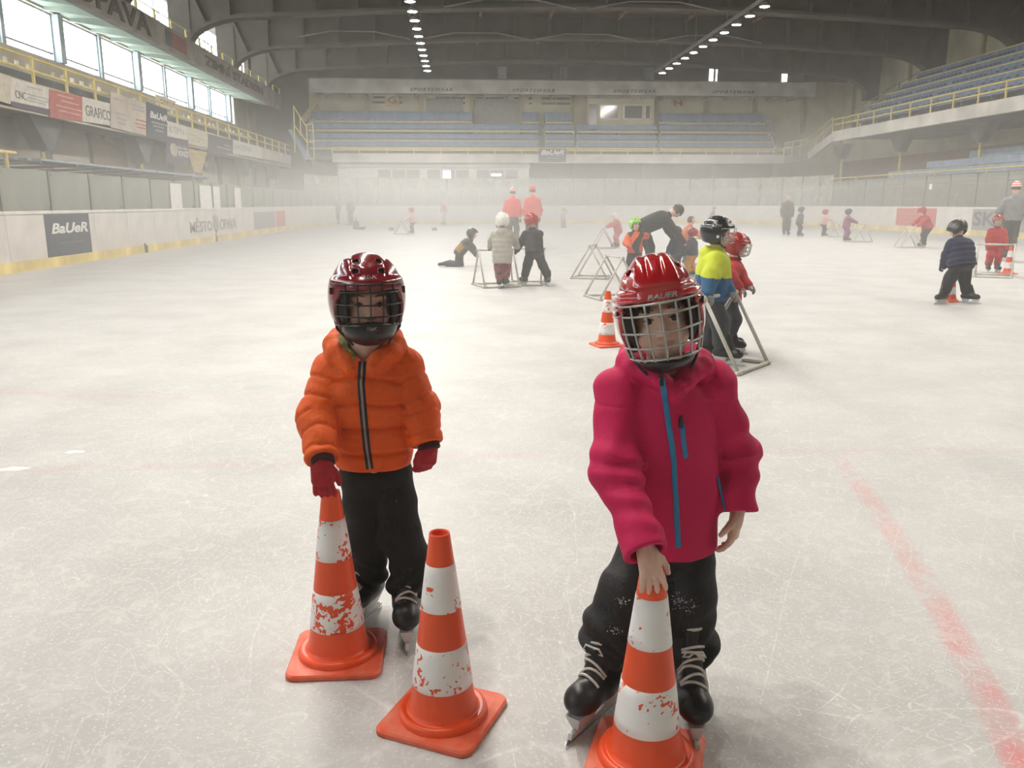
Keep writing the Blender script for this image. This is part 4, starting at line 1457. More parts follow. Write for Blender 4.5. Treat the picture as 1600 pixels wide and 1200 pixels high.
def skate_parts(parent, base, ankle, fwd, size=1.0, detail=True, tilt=0.0, boot_m=None, name='skate', h=0.0045, ground=0.0, sole=None, nrow=6):
    """Ice skate: boot mesh with blade holder, runner, toe cap, laces. ankle: ankle joint (world); the boot's sole is flat, blade under it."""
    s = size
    f = nrm(np.array([fwd[0], fwd[1], 0.0]))
    up = V(0, 0, 1)
    side = np.cross(f, up)
    if tilt:
        up = nrm(up * math.cos(tilt) + side * math.sin(tilt))
        side = np.cross(f, up)
    a = np.asarray(ankle, float)
    zs = (0.060 * s + ground) if sole is None else sole           # sole height above the ice
    heel = V(a[0], a[1], zs) - f * 0.035 * s
    toe = heel + f * 0.205 * s
    A = np.stack([side, f, up])

    def boot(P):
        d = chain(P, [heel + up * 0.034 * s, heel + f * 0.085 * s + up * 0.036 * s, toe - f * 0.036 * s + up * 0.035 * s], [0.034 * s, 0.036 * s, 0.036 * s], 0.03)
        d = smin(d, ell(P, toe - f * 0.050 * s + up * 0.030 * s, (0.041 * s, 0.056 * s, 0.031 * s), A), 0.012)
        top = a + up * 0.075 * s
        d = smin(d, chain(P, [heel + f * 0.035 * s + up * 0.045 * s, a + up * 0.01 * s + f * 0.004 * s, top], [0.042 * s, 0.041 * s, 0.047 * s], 0.02), 0.028)
        d = smin(d, rc(P, heel + f * 0.12 * s + up * 0.055 * s, top + f * 0.036 * s + up * 0.022 * s, 0.026 * s, 0.024 * s), 0.02)
        d = smax(d, (top - P) @ (-up) - 0.028 * s, 0.006)
        d = smax(d, -((P - heel) @ up), 0.006)
        return d

    def pick(C):
        q = (C - toe) @ f
        return np.where(q > -0.052 * s, 1, 0)
    lo, hi = bounds([heel - f * 0.06 * s, toe + f * 0.03 * s, a + up * 0.12 * s, heel], 0.06 * s)
    bt = solid(name, boot, lo, hi, h * max(1.0, s), [boot_m or c_boot, c_toe], parent, base, pick)
    bb = np.asarray(base, float)

    def L(p):
        return Vector(np.asarray(p, float) - bb)
    mb = MB()
    for u in (0.03, 0.155):
        c0 = heel + f * u * s
        w0 = 0.017 * s
        pts = []
        for zz, l0, l1, w in ((0.004, -0.045, 0.05, 0.020), (-0.035, -0.030, 0.035, 0.007), (-0.046, -0.028, 0.033, 0.005)):
            for sx, ly in ((-1, l0), (1, l0), (1, l1), (-1, l1)):
                pts.append(L(c0 + up * zz * s + side * sx * w * s + f * ly * s))
        mb.poly(pts, [(0, 1, 2, 3), (8, 11, 10, 9)] + [(r * 4 + k, r * 4 + 4 + k, r * 4 + 4 + (k + 1) % 4, r * 4 + (k + 1) % 4) for r in (0, 1) for k in range(4)])
    pts = [L(heel + f * u * s + up * z * s + side * w * s) for w in (-0.005, 0.005) for u, z in ((-0.02, -0.034), (0.21, -0.034), (0.215, -0.046), (-0.025, -0.046))]
    mb.poly(pts, [(0, 1, 2, 3), (7, 6, 5, 4), (0, 4, 5, 1), (1, 5, 6, 2), (2, 6, 7, 3), (3, 7, 4, 0)])
    mb.build('blade_holder', c_holder, bt)
    zb_ = -(zs - ground) / s * 0.985
    prof = [(-0.035, -0.044), (0.225, -0.044), (0.232, -0.052), (0.222, zb_ * 0.97), (0.19, zb_), (0.0, zb_), (-0.03, zb_ * 0.97), (-0.04, -0.055)]
    n = len(prof)
    pts = [L(heel + f * u * s + up * z * s + side * w * s) for w in (-0.0016, 0.0016) for u, z in prof]
    MB().poly(pts, [tuple(range(n)), tuple(range(2 * n - 1, n - 1, -1))] + [(k, (k + 1) % n, n + (k + 1) % n, n + k) for k in range(n)]).build('blade', c_bladest, bt)
    if detail:
        # laces run across the tongue: traced onto the boot from outside
        def onto(P, D, off=0.002):
            P, D = np.atleast_2d(np.asarray(P, float)), np.atleast_2d(np.asarray(D, float))
            for _ in range(36):
                P = P + D * ((boot(P) - off) * 0.8)[:, None]
            return P
        rows = []
        for k in range(nrow):
            t = k / 7
            cc = heel + f * (0.140 - 0.080 * t) * s + up * (0.070 + 0.080 * t) * s
            din = nrm(-up * (1 - 0.55 * t) - f * (0.35 + 0.65 * t))
            al = nrm(np.cross(side, din))
            rows.append([(cc - din * 0.07 * s + side * (0.030 * s * u) + al * 0.005 * s * u * (1 if k % 2 else -1), din) for u in np.linspace(-1, 1, 9)])
        flat = [q for r in rows for q in r]
        hit = onto([p for p, _ in flat], [d for _, d in flat]).reshape(nrow, 9, 3)
        for k in range(nrow):
            MB().path([L(p) for p in hit[k]], 0.0034 * s, 6).build('lace', c_lace, bt)
        o = hit[min(4, nrow - 1)][4]
        din = rows[min(4, nrow - 1)][0][1]
        for sg in (-1, 1) if nrow > 4 else ():
            ps = [o - din * 0.004 * s, o + side * sg * 0.018 * s - din * 0.008 * s, o + side * sg * 0.026 * s - up * 0.012 * s - din * 0.004 * s, o + side * sg * 0.012 * s - up * 0.012 * s - din * 0.006 * s, o - din * 0.004 * s]
            MB().path([L(p) for p in ps], 0.0026 * s, 6).build('lace_loop', c_lace, bt)
        # pale piping round the collar of the boot
        top = a + up * 0.09 * s
        dirs = np.array([side * math.cos(t) + f * math.sin(t) for t in np.linspace(0, 2 * math.pi, 21)[:-1]])
        ring = onto(top + f * 0.01 * s + dirs * 0.09 * s, -dirs, 0.001)
        MB().path([L(p) for p in ring], 0.004 * s, 6, closed=True).build('collar_piping', c_lace, bt)
    return bt


def head_sdf(c, M, s=1.0):
    """Child's head with face: c = head centre, M rows = (its left, forward, up)."""
    R, F, U = M
    g = lambda x, y, z: c + (R * x + F * y + U * z) * s

    def f(P):
        d = ell(P, g(0, -0.012, 0.022), (0.071 * s, 0.086 * s, 0.082 * s), M)
        d = smin(d, ell(P, g(0, 0.026, -0.040), (0.056 * s, 0.058 * s, 0.062 * s), M), 0.03)
        d = smin(d, ell(P, g(0, 0.060, -0.078), (0.022 * s, 0.020 * s, 0.018 * s), M), 0.022)      # chin
        for q in (-1, 1):
            d = smin(d, ell(P, g(0.036 * q, 0.052, -0.038), (0.022 * s, 0.022 * s, 0.022 * s), M), 0.018)   # cheek
            d = smin(d, ell(P, g(0.030 * q, 0.068, 0.022), (0.022 * s, 0.012 * s, 0.009 * s), M), 0.014)    # brow ridge
            d = smax(d, -ell(P, g(0.030 * q, 0.086, 0.002), (0.018 * s, 0.013 * s, 0.010 * s), M), 0.012)   # socket
            d = smin(d, ell(P, g(0.072 * q, -0.012, -0.012), (0.010 * s, 0.018 * s, 0.028 * s), M), 0.008)  # ear
        d = smin(d, rc(P, g(0, 0.078, 0.004), g(0, 0.096, -0.028), 0.0065 * s, 0.0095 * s), 0.012)          # nose
        for q in (-1, 1):
            d = smin(d, ell(P, g(0.0095 * q, 0.086, -0.032), (0.007 * s, 0.008 * s, 0.006 * s), M), 0.006)
        d = smin(d, ell(P, g(0, 0.081, -0.0545), (0.021 * s, 0.008 * s, 0.0052 * s), M), 0.006)             # upper lip
        d = smin(d, ell(P, g(0, 0.079, -0.0645), (0.018 * s, 0.008 * s, 0.0056 * s), M), 0.006)             # lower lip
        d = smax(d, -ell(P, g(0, 0.093, -0.0596), (0.022 * s, 0.008 * s, 0.0013 * s), M), 0.003)
        return d
    return f, g


def face_parts(parent, base, c, M, s=1.0, look=(0, 1, 0)):
    """Eyes with iris and lids' brows as parts on the face."""
    R, F, U = M
    g = lambda x, y, z: c + (R * x + F * y + U * z) * s
    for q in (-1, 1):
        e = g(0.0295 * q, 0.0665, 0.002)
        lk = nrm(R * look[0] + F * look[1] + U * look[2])
        ey = solid('eye', lambda P: ell(P, e, (0.0118 * s,) * 3), e - 0.016, e + 0.016, 0.0016, [c_eye, c_iris], parent, base,
                   pick=lambda C: np.where(((C - e) @ lk) > 0.0090 * s, 1, 0))
        b0 = Vector(g(0.015 * q, 0.0835, 0.0255) - base)
        b1 = Vector(g(0.030 * q, 0.0815, 0.0300) - base)
        b2 = Vector(g(0.047 * q, 0.0690, 0.0245) - base)
        MB().path([b0, b0.lerp(b1, 0.5), b1, b1.lerp(b2, 0.5), b2], [0.0010, 0.0018, 0.0018, 0.0016, 0.0008], 6).build('eyebrow', c_hair, parent, True)
        l0, l1, l2 = (Vector(g(x * q, y, z) - base) for x, y, z in ((0.0175, 0.0755, 0.0035), (0.0295, 0.0795, 0.0100), (0.0425, 0.0715, 0.0025)))
        MB().path([l0, l0.lerp(l1, 0.55) + (l1 - l0).cross(l2 - l0).normalized() * 0, l1, l1.lerp(l2, 0.5), l2], 0.0013, 6).build('eyelash', c_hair, parent, True)


def onto_surface(f, p, d, off=0.0012, n=50):
    p = np.asarray(p, float)
    d = nrm(d)
    for _ in range(n):
        e = f(p) - off
        p = p + d * e[:, None] * 0.8
    return p


def print_on(f, body, centre, right, up, into, w, h, m, parent, base, off=0.0010, **kw):
    """Lettering laid onto an implicit surface."""
    me = text_mesh(body, w, h, depth=0.0008, **kw)
    co = np.zeros(len(me.vertices) * 3)
    me.vertices.foreach_get('co', co)
    co = co.reshape(-1, 3)
    P = centre + co[:, :1] * right + co[:, 2:3] * up - nrm(into) * 0.06
    P = onto_surface(f, P, into, off)
    me.vertices.foreach_set('co', (P - base).ravel())
    me.materials.clear()
    me.materials.append(m)
    return link('lettering', me, parent)


def cage(parent, base, c, M, s, m, nv, hz, rad, az=1.25, wr=0.0026, top_open=True, fwdo=0.0):
    """Wire cage in front of the face: bars on an ellipsoid round the head; hz: heights of the level bars; rad: (side, front, height)."""
    R, F, U = M
    bb = np.asarray(base, float)

    def pt(a, z):
        k = math.sqrt(max(0.05, 1 - (min(z, 0.0) / rad[2]) ** 2 * 0.55))
        return Vector(c + (R * math.sin(a) * rad[0] * k + F * (fwdo + math.cos(a) * rad[1] * k) + U * z) * s - bb)
    cg = empty('cage')
    cg.parent = parent
    for z in hz:
        MB().path([pt(-az + 2 * az * j / 20, z) for j in range(21)], wr * s, 6).build('cage_bar', m, cg, True)
    z0, z1 = min(hz), max(hz)
    for k in range(nv):
        a = -az + 2 * az * k / (nv - 1)
        MB().path([pt(a, z0 + (z1 - z0) * j / 10) for j in range(11)], wr * s, 6).build('cage_bar', m, cg, True)
    # the bars close under the chin
    zc = z0 - 0.020
    def pc(a):
        return Vector(c + (R * math.sin(a) * rad[0] * 0.55 + F * (fwdo + math.cos(a) * rad[1] * 0.62) + U * zc) * s - bb)
    MB().path([pc(-az + 2 * az * j / 16) for j in range(17)], wr * s, 6).build('cage_bar', m, cg, True)
    for k in range(nv):
        a = -az + 2 * az * k / (nv - 1)
        MB().path([pt(a, z0), pc(a)], wr * s, 6).build('cage_bar', m, cg, True)
    return cg


def helmet_sdf(c, M, s, kind):
    R, F, U = M
    g = lambda x, y, z: c + (R * x + F * y + U * z) * s

    def outer(P):
        rx_ = 0.099 if kind == 'rbk' else 0.106
        if kind == 'rbk':
            d = ell(P, g(0, -0.008, 0.020), (rx_ * s, 0.124 * s, 0.113 * s), M)
        else:
            q_ = np.abs((P - g(0, -0.008, 0.018)) @ M.T) / (np.array([0.097, 0.122, 0.112]) * s)
            d = (((q_ ** 2.5).sum(1)) ** 0.4 - 1) * 0.098 * s
        d = smin(d, ell(P, g(0, -0.005, -0.015), (0.096 * s, 0.112 * s, 0.105 * s), M), 0.02)
        q = (P - c) @ M.T / s
        x, y, z = q[:, 0], q[:, 1], q[:, 2]
        if kind == 'rbk':
            # flat-topped bands: two soft steps and a raised middle panel
            d = d - 0.003 * s * np.clip((0.062 - z) / 0.006, -1, 1) - 0.0025 * s * np.clip((0.094 - z + 0.3 * np.abs(x)) / 0.006, -1, 1)
            d = d + 0.003 * s * np.exp(-((np.abs(x) - 0.045) / 0.004) ** 2) * (z > 0.06)
        else:
            # broad raised middle panel over the crown, ribs round the brow
            d = d - 0.0055 * s * np.clip((0.043 + 0.30 * (0.12 - z) - np.abs(x)) / 0.007, -1, 1) * np.clip((z - 0.045) / 0.02, 0, 1)
            d = d + 0.003 * s * np.exp(-((np.abs(x) - 0.016) / 0.005) ** 2) * np.clip((z - 0.075) / 0.02, 0, 1)
            d = d - 0.0034 * s * np.sin(np.clip(z, -0.02, 0.066) * 2 * math.pi / 0.0172) * np.clip((np.abs(x) - 0.044) / 0.015, 0, 1) * (z < 0.066) * (z > 0.0)
            d = d - 0.003 * s * np.clip((0.050 - z) / 0.008, -1, 1)
        return d

    def shell(P):
        d = outer(P)
        q = (P - c) @ M.T / s
        x, y, z = q[:, 0], q[:, 1], q[:, 2]
        d = smax(d, -(d + 0.011 * s), 0.002)
        # lower edge: brow in front, down over the ears at the side, low at the nape
        edge = np.where(y > 0.02, 0.030 - 0.115 * np.clip((0.075 - y) / 0.055, 0, 1), -0.085)
        edge = np.where(y < -0.03, -0.085 + 0.02 * np.clip((-0.03 - y) / 0.08, 0, 1), edge)
        d = smax(d, (edge - z) * s, 0.004)
        vents = [(0.030, 0.055, 0.104), (-0.030, 0.055, 0.104), (0.034, 0.088, 0.080), (-0.034, 0.088, 0.080), (0.0, 0.06, 0.115)] if kind == 'rbk' else [(0.052, 0.04, 0.098), (-0.052, 0.04, 0.098)]
        for vx, vy, vz in vents[:4]:
            d = smax(d, -rbox(P, g(vx, vy, vz), (0.008 * s, 0.02 * s, 0.006 * s), 0.003 * s, M), 0.002)
        return d
    return shell, outer, g

def J(px, py, Y):
    return np.array(at_y(px, py, Y))


def ribbon(f, px, width, m, parent, base, name, off=0.002, n=40, Y0=1.5):
    """Flat strip laid on an implicit surface along a line of picture points."""
    pts = [np.asarray(p, float) for p in px]
    seg = np.cumsum([0] + [np.linalg.norm(pts[i + 1] - pts[i]) for i in range(len(pts) - 1)])
    t = np.linspace(0, seg[-1], n)
    xy = np.stack([np.interp(t, seg, [p[i] for p in pts]) for i in range(2)], 1)
    C0 = np.array(_C)
    D = np.array([nrm(np.array(ray(a, b_))) for a, b_ in xy])
    P = C0 + D * (Y0 / D[:, 1])[:, None]
    for _ in range(60):
        P = P + D * (f(P) * 0.8)[:, None]
    tan = np.gradient(P, axis=0)
    side = np.stack([nrm(np.cross(tan[i], D[i])) for i in range(n)])
    rows = []
    for u, o in ((-1, off * 0.2), (-0.7, off), (0.7, off), (1, off * 0.2)):
        Q = P + side * u * width / 2 - D * 0.03
        for _ in range(50):
            Q = Q + D * ((f(Q) - o) * 0.8)[:, None]
        rows.append(Q - base)
    vs = [tuple(rows[r][i]) for i in range(n) for r in range(4)]
    fs = [(i * 4 + r, i * 4 + r + 1, i * 4 + 5 + r, i * 4 + 4 + r) for i in range(n - 1) for r in range(3)]
    return MB().poly(vs, fs).build(name, m, parent, True)


def seen_on(f, px, py, off=0.002, Y0=1.5):
    """The point of an implicit surface that shows at a picture point."""
    d = nrm(np.array(ray(px, py)))
    p = np.array(_C) + d * (Y0 / d[1])
    for _ in range(60):
        p = p + d * (float(f(p[None, :])[0]) - off) * 0.8
    return p


# ------------------------------------------------------------------ child in the orange padded jacket
def orange_child():
    base = J(604, 985, 2.47)
    base[2] = 0.0
    per = tag(empty('person', base), 'child in an orange padded jacket and dark red caged helmet, hand on a cone', 'person')
    c = J(574, 474, 2.44)
    M = frame_of((0.19, -1, 0.03), (0.0, 0, 1))
    hf, g = head_sdf(c, M)
    nb = J(571, 552, 2.50)
    shR, elR, wrR = J(520, 580, 2.50), J(496, 652, 2.43), J(504, 716, 2.315)      # on the viewer's left
    shL, elL, wrL = J(630, 573, 2.50), J(656, 640, 2.48), J(669, 692, 2.43)
    hpR, knR, anR = J(566, 745, 2.50), J(573, 848, 2.49), V(-0.325, 2.56, 0.17)
    hpL, knL, anL = J(612, 745, 2.50), J(624, 835, 2.46), V(-0.193, 2.50, 0.17)
    pel = (hpR + hpL) / 2 + V(0, 0, 0.03)
    ch = J(571, 600, 2.50)
    hR, pR = hand_sdf(wrR + V(0, -0.012, -0.012), (0.05, -0.30, -1), (0, -1, 0.30), [0.30, 0.34, 0.36, 0.3], 0.2, 1.0, 1.25, -1)
    hL, pL = hand_sdf(wrL + V(0, 0, -0.012), (-0.12, -0.1, -1), (0.6, -0.8, 0), [0.55, 0.6, 0.62, 0.65], 0.08, 0.95, 1.3, 1, 0.45, 0.7)
    hR0, _ = hand_sdf(wrR + V(0, -0.012, -0.012), (0.05, -0.30, -1), (0, -1, 0.30), [0.30, 0.34, 0.36, 0.3], 0.2, 0.97, 0.85, -1)
    hL0, _ = hand_sdf(wrL + V(0, 0, -0.012), (-0.12, -0.1, -1), (0.6, -0.8, 0), [0.55, 0.6, 0.62, 0.65], 0.08, 0.93, 0.9, 1, 0.45, 0.7)

    def body(P):
        d = hf(P)
        d = smin(d, rc(P, c - M[2] * 0.06 - M[1] * 0.01, nb, 0.040, 0.045), 0.03)
        d = smin(d, chain(P, [nb, ch + V(0, 0.01, 0), pel], [0.045, 0.068, 0.075], 0.04), 0.03)
        for s_, e_, w_ in ((shR, elR, wrR), (shL, elL, wrL)):
            d = smin(d, chain(P, [ch * 0.4 + s_ * 0.6, s_, e_, w_], [0.04, 0.034, 0.028, 0.018], 0.02), 0.03)
        for h_, k_, a_ in ((hpR, knR, anR), (hpL, knL, anL)):
            d = smin(d, chain(P, [pel, h_, k_, a_], [0.07, 0.058, 0.042, 0.028], 0.02), 0.03)
        return np.minimum(smin(d, hR0(P), 0.006), hL0(P)) if False else smin(smin(d, hR0(P), 0.006), hL0(P), 0.006)

    def pick(C):
        q = (C - c) @ M.T
        hair = (q[:, 2] > 0.052 - 0.25 * np.abs(q[:, 0])) & (q[:, 1] < 0.075) & (q[:, 2] > 0.02) | (q[:, 1] < -0.005) & (q[:, 2] > -0.05)
        return np.where(hair, 1, 0)

    def flush(v):
        q = (v - c) @ M.T
        lip = np.exp(-((q[:, 2] + 0.0595 - 4.0 * q[:, 0] ** 2) / 0.0075) ** 4 - (q[:, 0] / 0.0215) ** 6) * (q[:, 1] > 0.06)
        ck = 0.25 * np.exp(-((np.abs(q[:, 0]) - 0.036) / 0.014) ** 2 - ((q[:, 2] + 0.034) / 0.014) ** 2) * (q[:, 1] > 0.03)
        return np.clip(lip * 0.75 + ck, 0, 1)
    lo, hi = bounds([c + 0.12, c - 0.12, anR, anL, wrR, wrL] + pR + pL, 0.06)
    solid('body', body, lo, hi, 0.0036, [c_skin, c_hair], per, base, pick, flush)
    face_parts(per, base, c, M)

    # jacket --------------------------------------------------------------
    m_j = cloth('orange_padded_cloth', (0.76, 0.105, 0.008), 0.6, var=0.06, scale=9, bump=0.35, bscale=70, sheen=0.0, spec=0.3)
    m_lin = mat('lime_camouflage_lining', (0.50, 0.52, 0.10), 0.7, col2=(0.06, 0.07, 0.03), scale=55, var=0.3)
    hem = J(584, 722, 2.50)
    keys = [(hem, 0.112, 0.092), (J(584, 700, 2.50), 0.119, 0.100), (J(580, 645, 2.50), 0.123, 0.104), (J(576, 605, 2.50), 0.122, 0.100), (J(572, 578, 2.50), 0.112, 0.086), (J(570, 556, 2.50), 0.080, 0.070)]
    X1, Y1 = V(1, 0, 0), V(0, 1, 0)
    armR, armL = [shR, elR, wrR], [shL, elL, wrL]

    def quilt(t, sp, ph, A):
        u = np.abs(((t + ph) / sp) % 1.0 - 0.5) * 2          # 1 at seams
        return A * (1 - np.clip((u - 0.55) / 0.45, 0, 1) ** 2.2 * 1.9)

    def jacket(P):
        w1, w2 = waves(P, 3, 42, 5, (1, 1, 0.5)), waves(P, 8, 75, 5, (0.6, 1, 1.4))
        zt = hem[2]
        zz = P[:, 2] - zt + 0.16 * np.maximum(0, P[:, 2] - J(570, 640, 2.5)[2]) * 0 + 0.25 * np.abs(P[:, 0] - ch[0]) * np.clip((P[:, 2] - zt - 0.17) / 0.05, 0, 1)
        t_ = loft(P, keys, X1, Y1) - quilt(zz, 0.080, 0.026, 0.0065) - 0.0026 * w1 - 0.0014 * w2
        d = t_
        for pts, sd in ((armR, 5), (armL, 6)):
            a = chain(P, pts, [0.060, 0.055, 0.046], 0.03)
            s_ = chain_t(P, pts)
            a = a - quilt(s_ + 0.006 * w1, 0.060, 0.02, 0.0036) - 0.0026 * waves(P, sd, 46, 5) - 0.0012 * w2
            a = smax(a, (P - pts[2]) @ nrm(pts[2] - pts[1]) - 0.004, 0.006)
            d = smin(d, a, 0.018)
        d = smin(d, rc(P, nb + V(0, 0.01, -0.03), nb + V(0, 0.005, 0.012), 0.075, 0.066), 0.02)
        for a_, b_, ra, rb in hood:
            d = smin(d, rc(P, a_, b_, ra, rb) - 0.0025 * w1, 0.016)
        # hollow neck, cut hem and cuffs
        d = smax(d, -rc(P, nb + V(0.005, -0.020, -0.01), nb + V(0.005, -0.03, 0.12), 0.050, 0.062), 0.010)
        d = smax(d, hem[2] - 0.004 - P[:, 2] - 0.02 * (P[:, 0] - hem[0]), 0.006)
        return d
    hp = []
    for k in range(11):
        t = math.radians(-62 + 304 * k / 10)                       # ring open at the throat
        hp.append(nb + V(0.092 * math.cos(t), -0.002 + 0.070 * math.sin(t), 0.028 + 0.030 * math.sin(t) - (0.012 if k in (0, 10) else 0)))
    hood = [(hp[k], hp[k + 1], 0.031, 0.031) for k in range(10)]
    hood += [(nb + V(0, 0.085, 0.03), nb + V(0, 0.10, -0.06), 0.05, 0.055), (hp[0], nb + V(0.03, -0.088, -0.028), 0.030, 0.022), (hp[10], nb + V(-0.03, -0.088, -0.028), 0.030, 0.022)]
    lo, hi = bounds([hem + V(0.16, 0.14, 0), hem - V(0.16, 0.14, 0), wrR, wrL, elR, elL, shR, shL, nb + V(0, 0.1, 0.1), c], 0.10)

    def pick2(C):
        q = C - nb
        inner = (q[:, 2] > -0.01) & (np.hypot(q[:, 0] - 0.005, q[:, 1] + 0.02) < 0.080) & (q[:, 0] < -0.02) & (q[:, 1] < 0.03)
        return np.where(inner, 1, 0)
    jk = solid('jacket', jacket, lo, hi, 0.0046, [m_j, m_lin], per, base, pick2)
    jk['label'] = 'orange padded jacket with hood and dark zip'
    zp = [(567, 556), (564, 600), (568, 650), (573, 700), (578, 733)]
    ribbon(jacket, zp, 0.022, mat('black_zip_tape', (0.02, 0.02, 0.022), 0.7), jk, base, 'zip_tape', off=0.003)
    ribbon(jacket, zp, 0.008, mat('grey_zip_teeth', (0.30, 0.22, 0.19), 0.5), jk, base, 'zip', off=0.0055)
    p0 = seen_on(jacket, 566, 553, 0.006)
    MB().box(-0.005, 0.005, -0.003, 0.003, -0.022, 0.0).build('zip_puller', c_plate, jk, loc=Vector(p0 - base))
    p0 = seen_on(jacket, 571, 540, 0.004)
    MB().poly([(-0.004, 0, -0.012), (0.016, 0, 0.018), (0.022, 0.004, 0.014), (0.006, 0.004, -0.016), (-0.004, 0.006, -0.012), (0.016, 0.006, 0.018), (0.022, 0.01, 0.014), (0.006, 0.01, -0.016)],
              [(0, 1, 2, 3), (7, 6, 5, 4), (0, 4, 5, 1), (1, 5, 6, 2), (2, 6, 7, 3), (3, 7, 4, 0)]).build('collar_tab', mat('red_tab', (0.55, 0.05, 0.03), 0.6), jk, loc=Vector(p0 - base))

    # trousers ------------------------------------------------------------
    m_t = cloth('charcoal_snow_trousers', (0.014, 0.015, 0.015), 0.75, var=0.2, scale=8, sheen=0.0, spec=0.3)
    cuR, cuL = V(-0.315, 2.545, 0.16), V(-0.190, 2.465, 0.155)

    def trousers(P):
        d = smin(ell(P, pel + V(0, 0.0, -0.005), (0.112, 0.088, 0.09)), chain(P, [hpR, knR, cuR], [0.066, 0.062, 0.056], 0.03), 0.03)
        l = chain(P, [hpL, knL, J(646, 885, 2.46), cuL], [0.068, 0.064, 0.064, 0.060], 0.03)
        d = smin(d, l, 0.012)
        d = d - 0.0040 * waves(P, 21, 30, 5, (1, 1, 1.4)) - 0.0022 * waves(P, 22, 62, 5, (0.7, 0.7, 1.6))
        zf = np.clip((0.30 - P[:, 2]) / 0.2, 0, 1)
        d = d - 0.006 * np.sin(P[:, 2] * 95 + 6 * np.sin(P[:, 0] * 18)) * zf
        return smax(d, 0.125 + 0.2 * (P[:, 1] - 2.5) - P[:, 2], 0.01)
    lo, hi = bounds([pel + V(0.15, 0.12, 0.12), pel - V(0.15, 0.12, 0), cuR, cuL], 0.10)
    lo[2] = 0.09
    solid('trousers', trousers, lo, hi, 0.005, m_t, per, base)
    # gloves --------------------------------------------------------------
    m_g = cloth('red_knit_glove', (0.40, 0.012, 0.02), 0.9, bscale=260)
    for f_, pts, w_, e_ in ((hR, pR, wrR, elR), (hL, pL, wrL, elL)):
        lo, hi = bounds(pts, 0.03)
        gl = solid('glove', f_, lo, hi, 0.003, m_g, per, base)
        ax = nrm(w_ - e_)
        ce = w_ + ax * 0.006

        def cuff(P):
            q = (P - ce) @ ax
            r = np.linalg.norm(P - ce - q[:, None] * ax, axis=1)
            return np.maximum(np.abs(q) - 0.012, r - 0.031) - 0.003
        lo, hi = bounds([ce], 0.05)
        solid('glove_cuff', cuff, lo, hi, 0.003, mat('dark_red_cuff', (0.045, 0.008, 0.012), 0.9), gl, base)
    # skates --------------------------------------------------------------
    skate_parts(per, base, anL, (0.06, -1), 1.08, nrow=4)
    skate_parts(per, base, anR, (-0.45, -0.9), 1.08, nrow=4)
    # helmet --------------------------------------------------------------
    m_h = mat('dark_red_gloss', (0.20, 0.006, 0.014), 0.18, var=0.03, coat=0.8, spec=0.6)
    hc = c + M[2] * 0.013
    shell, outer, hg = helmet_sdf(hc, M, 1.06, 'rbk')
    lo, hi = bounds([hc], 0.18)
    hm = solid('helmet', shell, lo, hi, 0.003, m_h, per, base)
    hm['label'] = 'dark red hockey helmet with a black wire cage'
    print_on(outer, 'RbK', hg(0.0, 0.16, 0.080), -M[0], M[2], -M[1] - M[2] * 0.25, 0.048, 0.013, mat('silver_print', (0.62, 0.60, 0.58), 0.4), hm, base, shear=0.25)
    # foam liner seen under the brow and at the temples
    def liner(P):
        d = outer(P) + 0.011
        q = (P - hc) @ M.T
        d = smax(d, -(d + 0.012), 0.002)
        d = smax(d, -rbox(P, hc + M[1] * 0.10 - M[2] * 0.03, (0.060, 0.09, 0.072), 0.02, M), 0.004)
        return smax(d, -0.075 - q[:, 2], 0.004)
    solid('helmet_liner', liner, lo, hi, 0.0035, c_pad, hm, base)
    cage(hm, base, hc, M, 1.04, c_wire, 9, [0.048, 0.026, -0.008, -0.040, -0.066], (0.100, 0.128, 0.13), 1.42, 0.0021)
    def cup(P):
        q = (P - c) @ M.T
        d = ell(P, c + M[1] * 0.040 - M[2] * 0.060, (0.080, 0.092, 0.060), M)
        d = smax(d, -(d + 0.012), 0.003)
        d = smax(d, q[:, 2] + 0.040 + 0.15 * np.abs(q[:, 0]), 0.006)
        return smax(d, -(q[:, 1] - 0.0 ), 0.006)
    lo, hi = bounds([c + M[1] * 0.05 - M[2] * 0.06], 0.13)
    cp = solid('chin_guard', cup, lo, hi, 0.0032, c_plate, hm, base)
    print_on(cup, 'RbK', c + M[1] * 0.15 - M[2] * 0.060, -M[0], M[2], -M[1], 0.030, 0.010, mat('silver_print', (0.62, 0.60, 0.58), 0.4), cp, base, shear=0.25)
    for q in (-1, 1):
        pts = [Vector(p - base) for p in (hg(0.090 * q, 0.0, -0.05), hg(0.086 * q, 0.012, -0.078), c + M[0] * 0.070 * q + M[1] * 0.035 - M[2] * 0.092, c + M[0] * 0.05 * q + M[1] * 0.07 - M[2] * 0.112)]
        MB().path(pts, 0.0036, 6).build('chin_strap', c_pad, hm, True)
        MB().box(-0.005, 0.005, -0.010, 0.010, -0.010, 0.010).build('cage_clip', c_plate, hm, loc=Vector(hg(0.096 * q, 0.040, 0.028) - base))
    return per


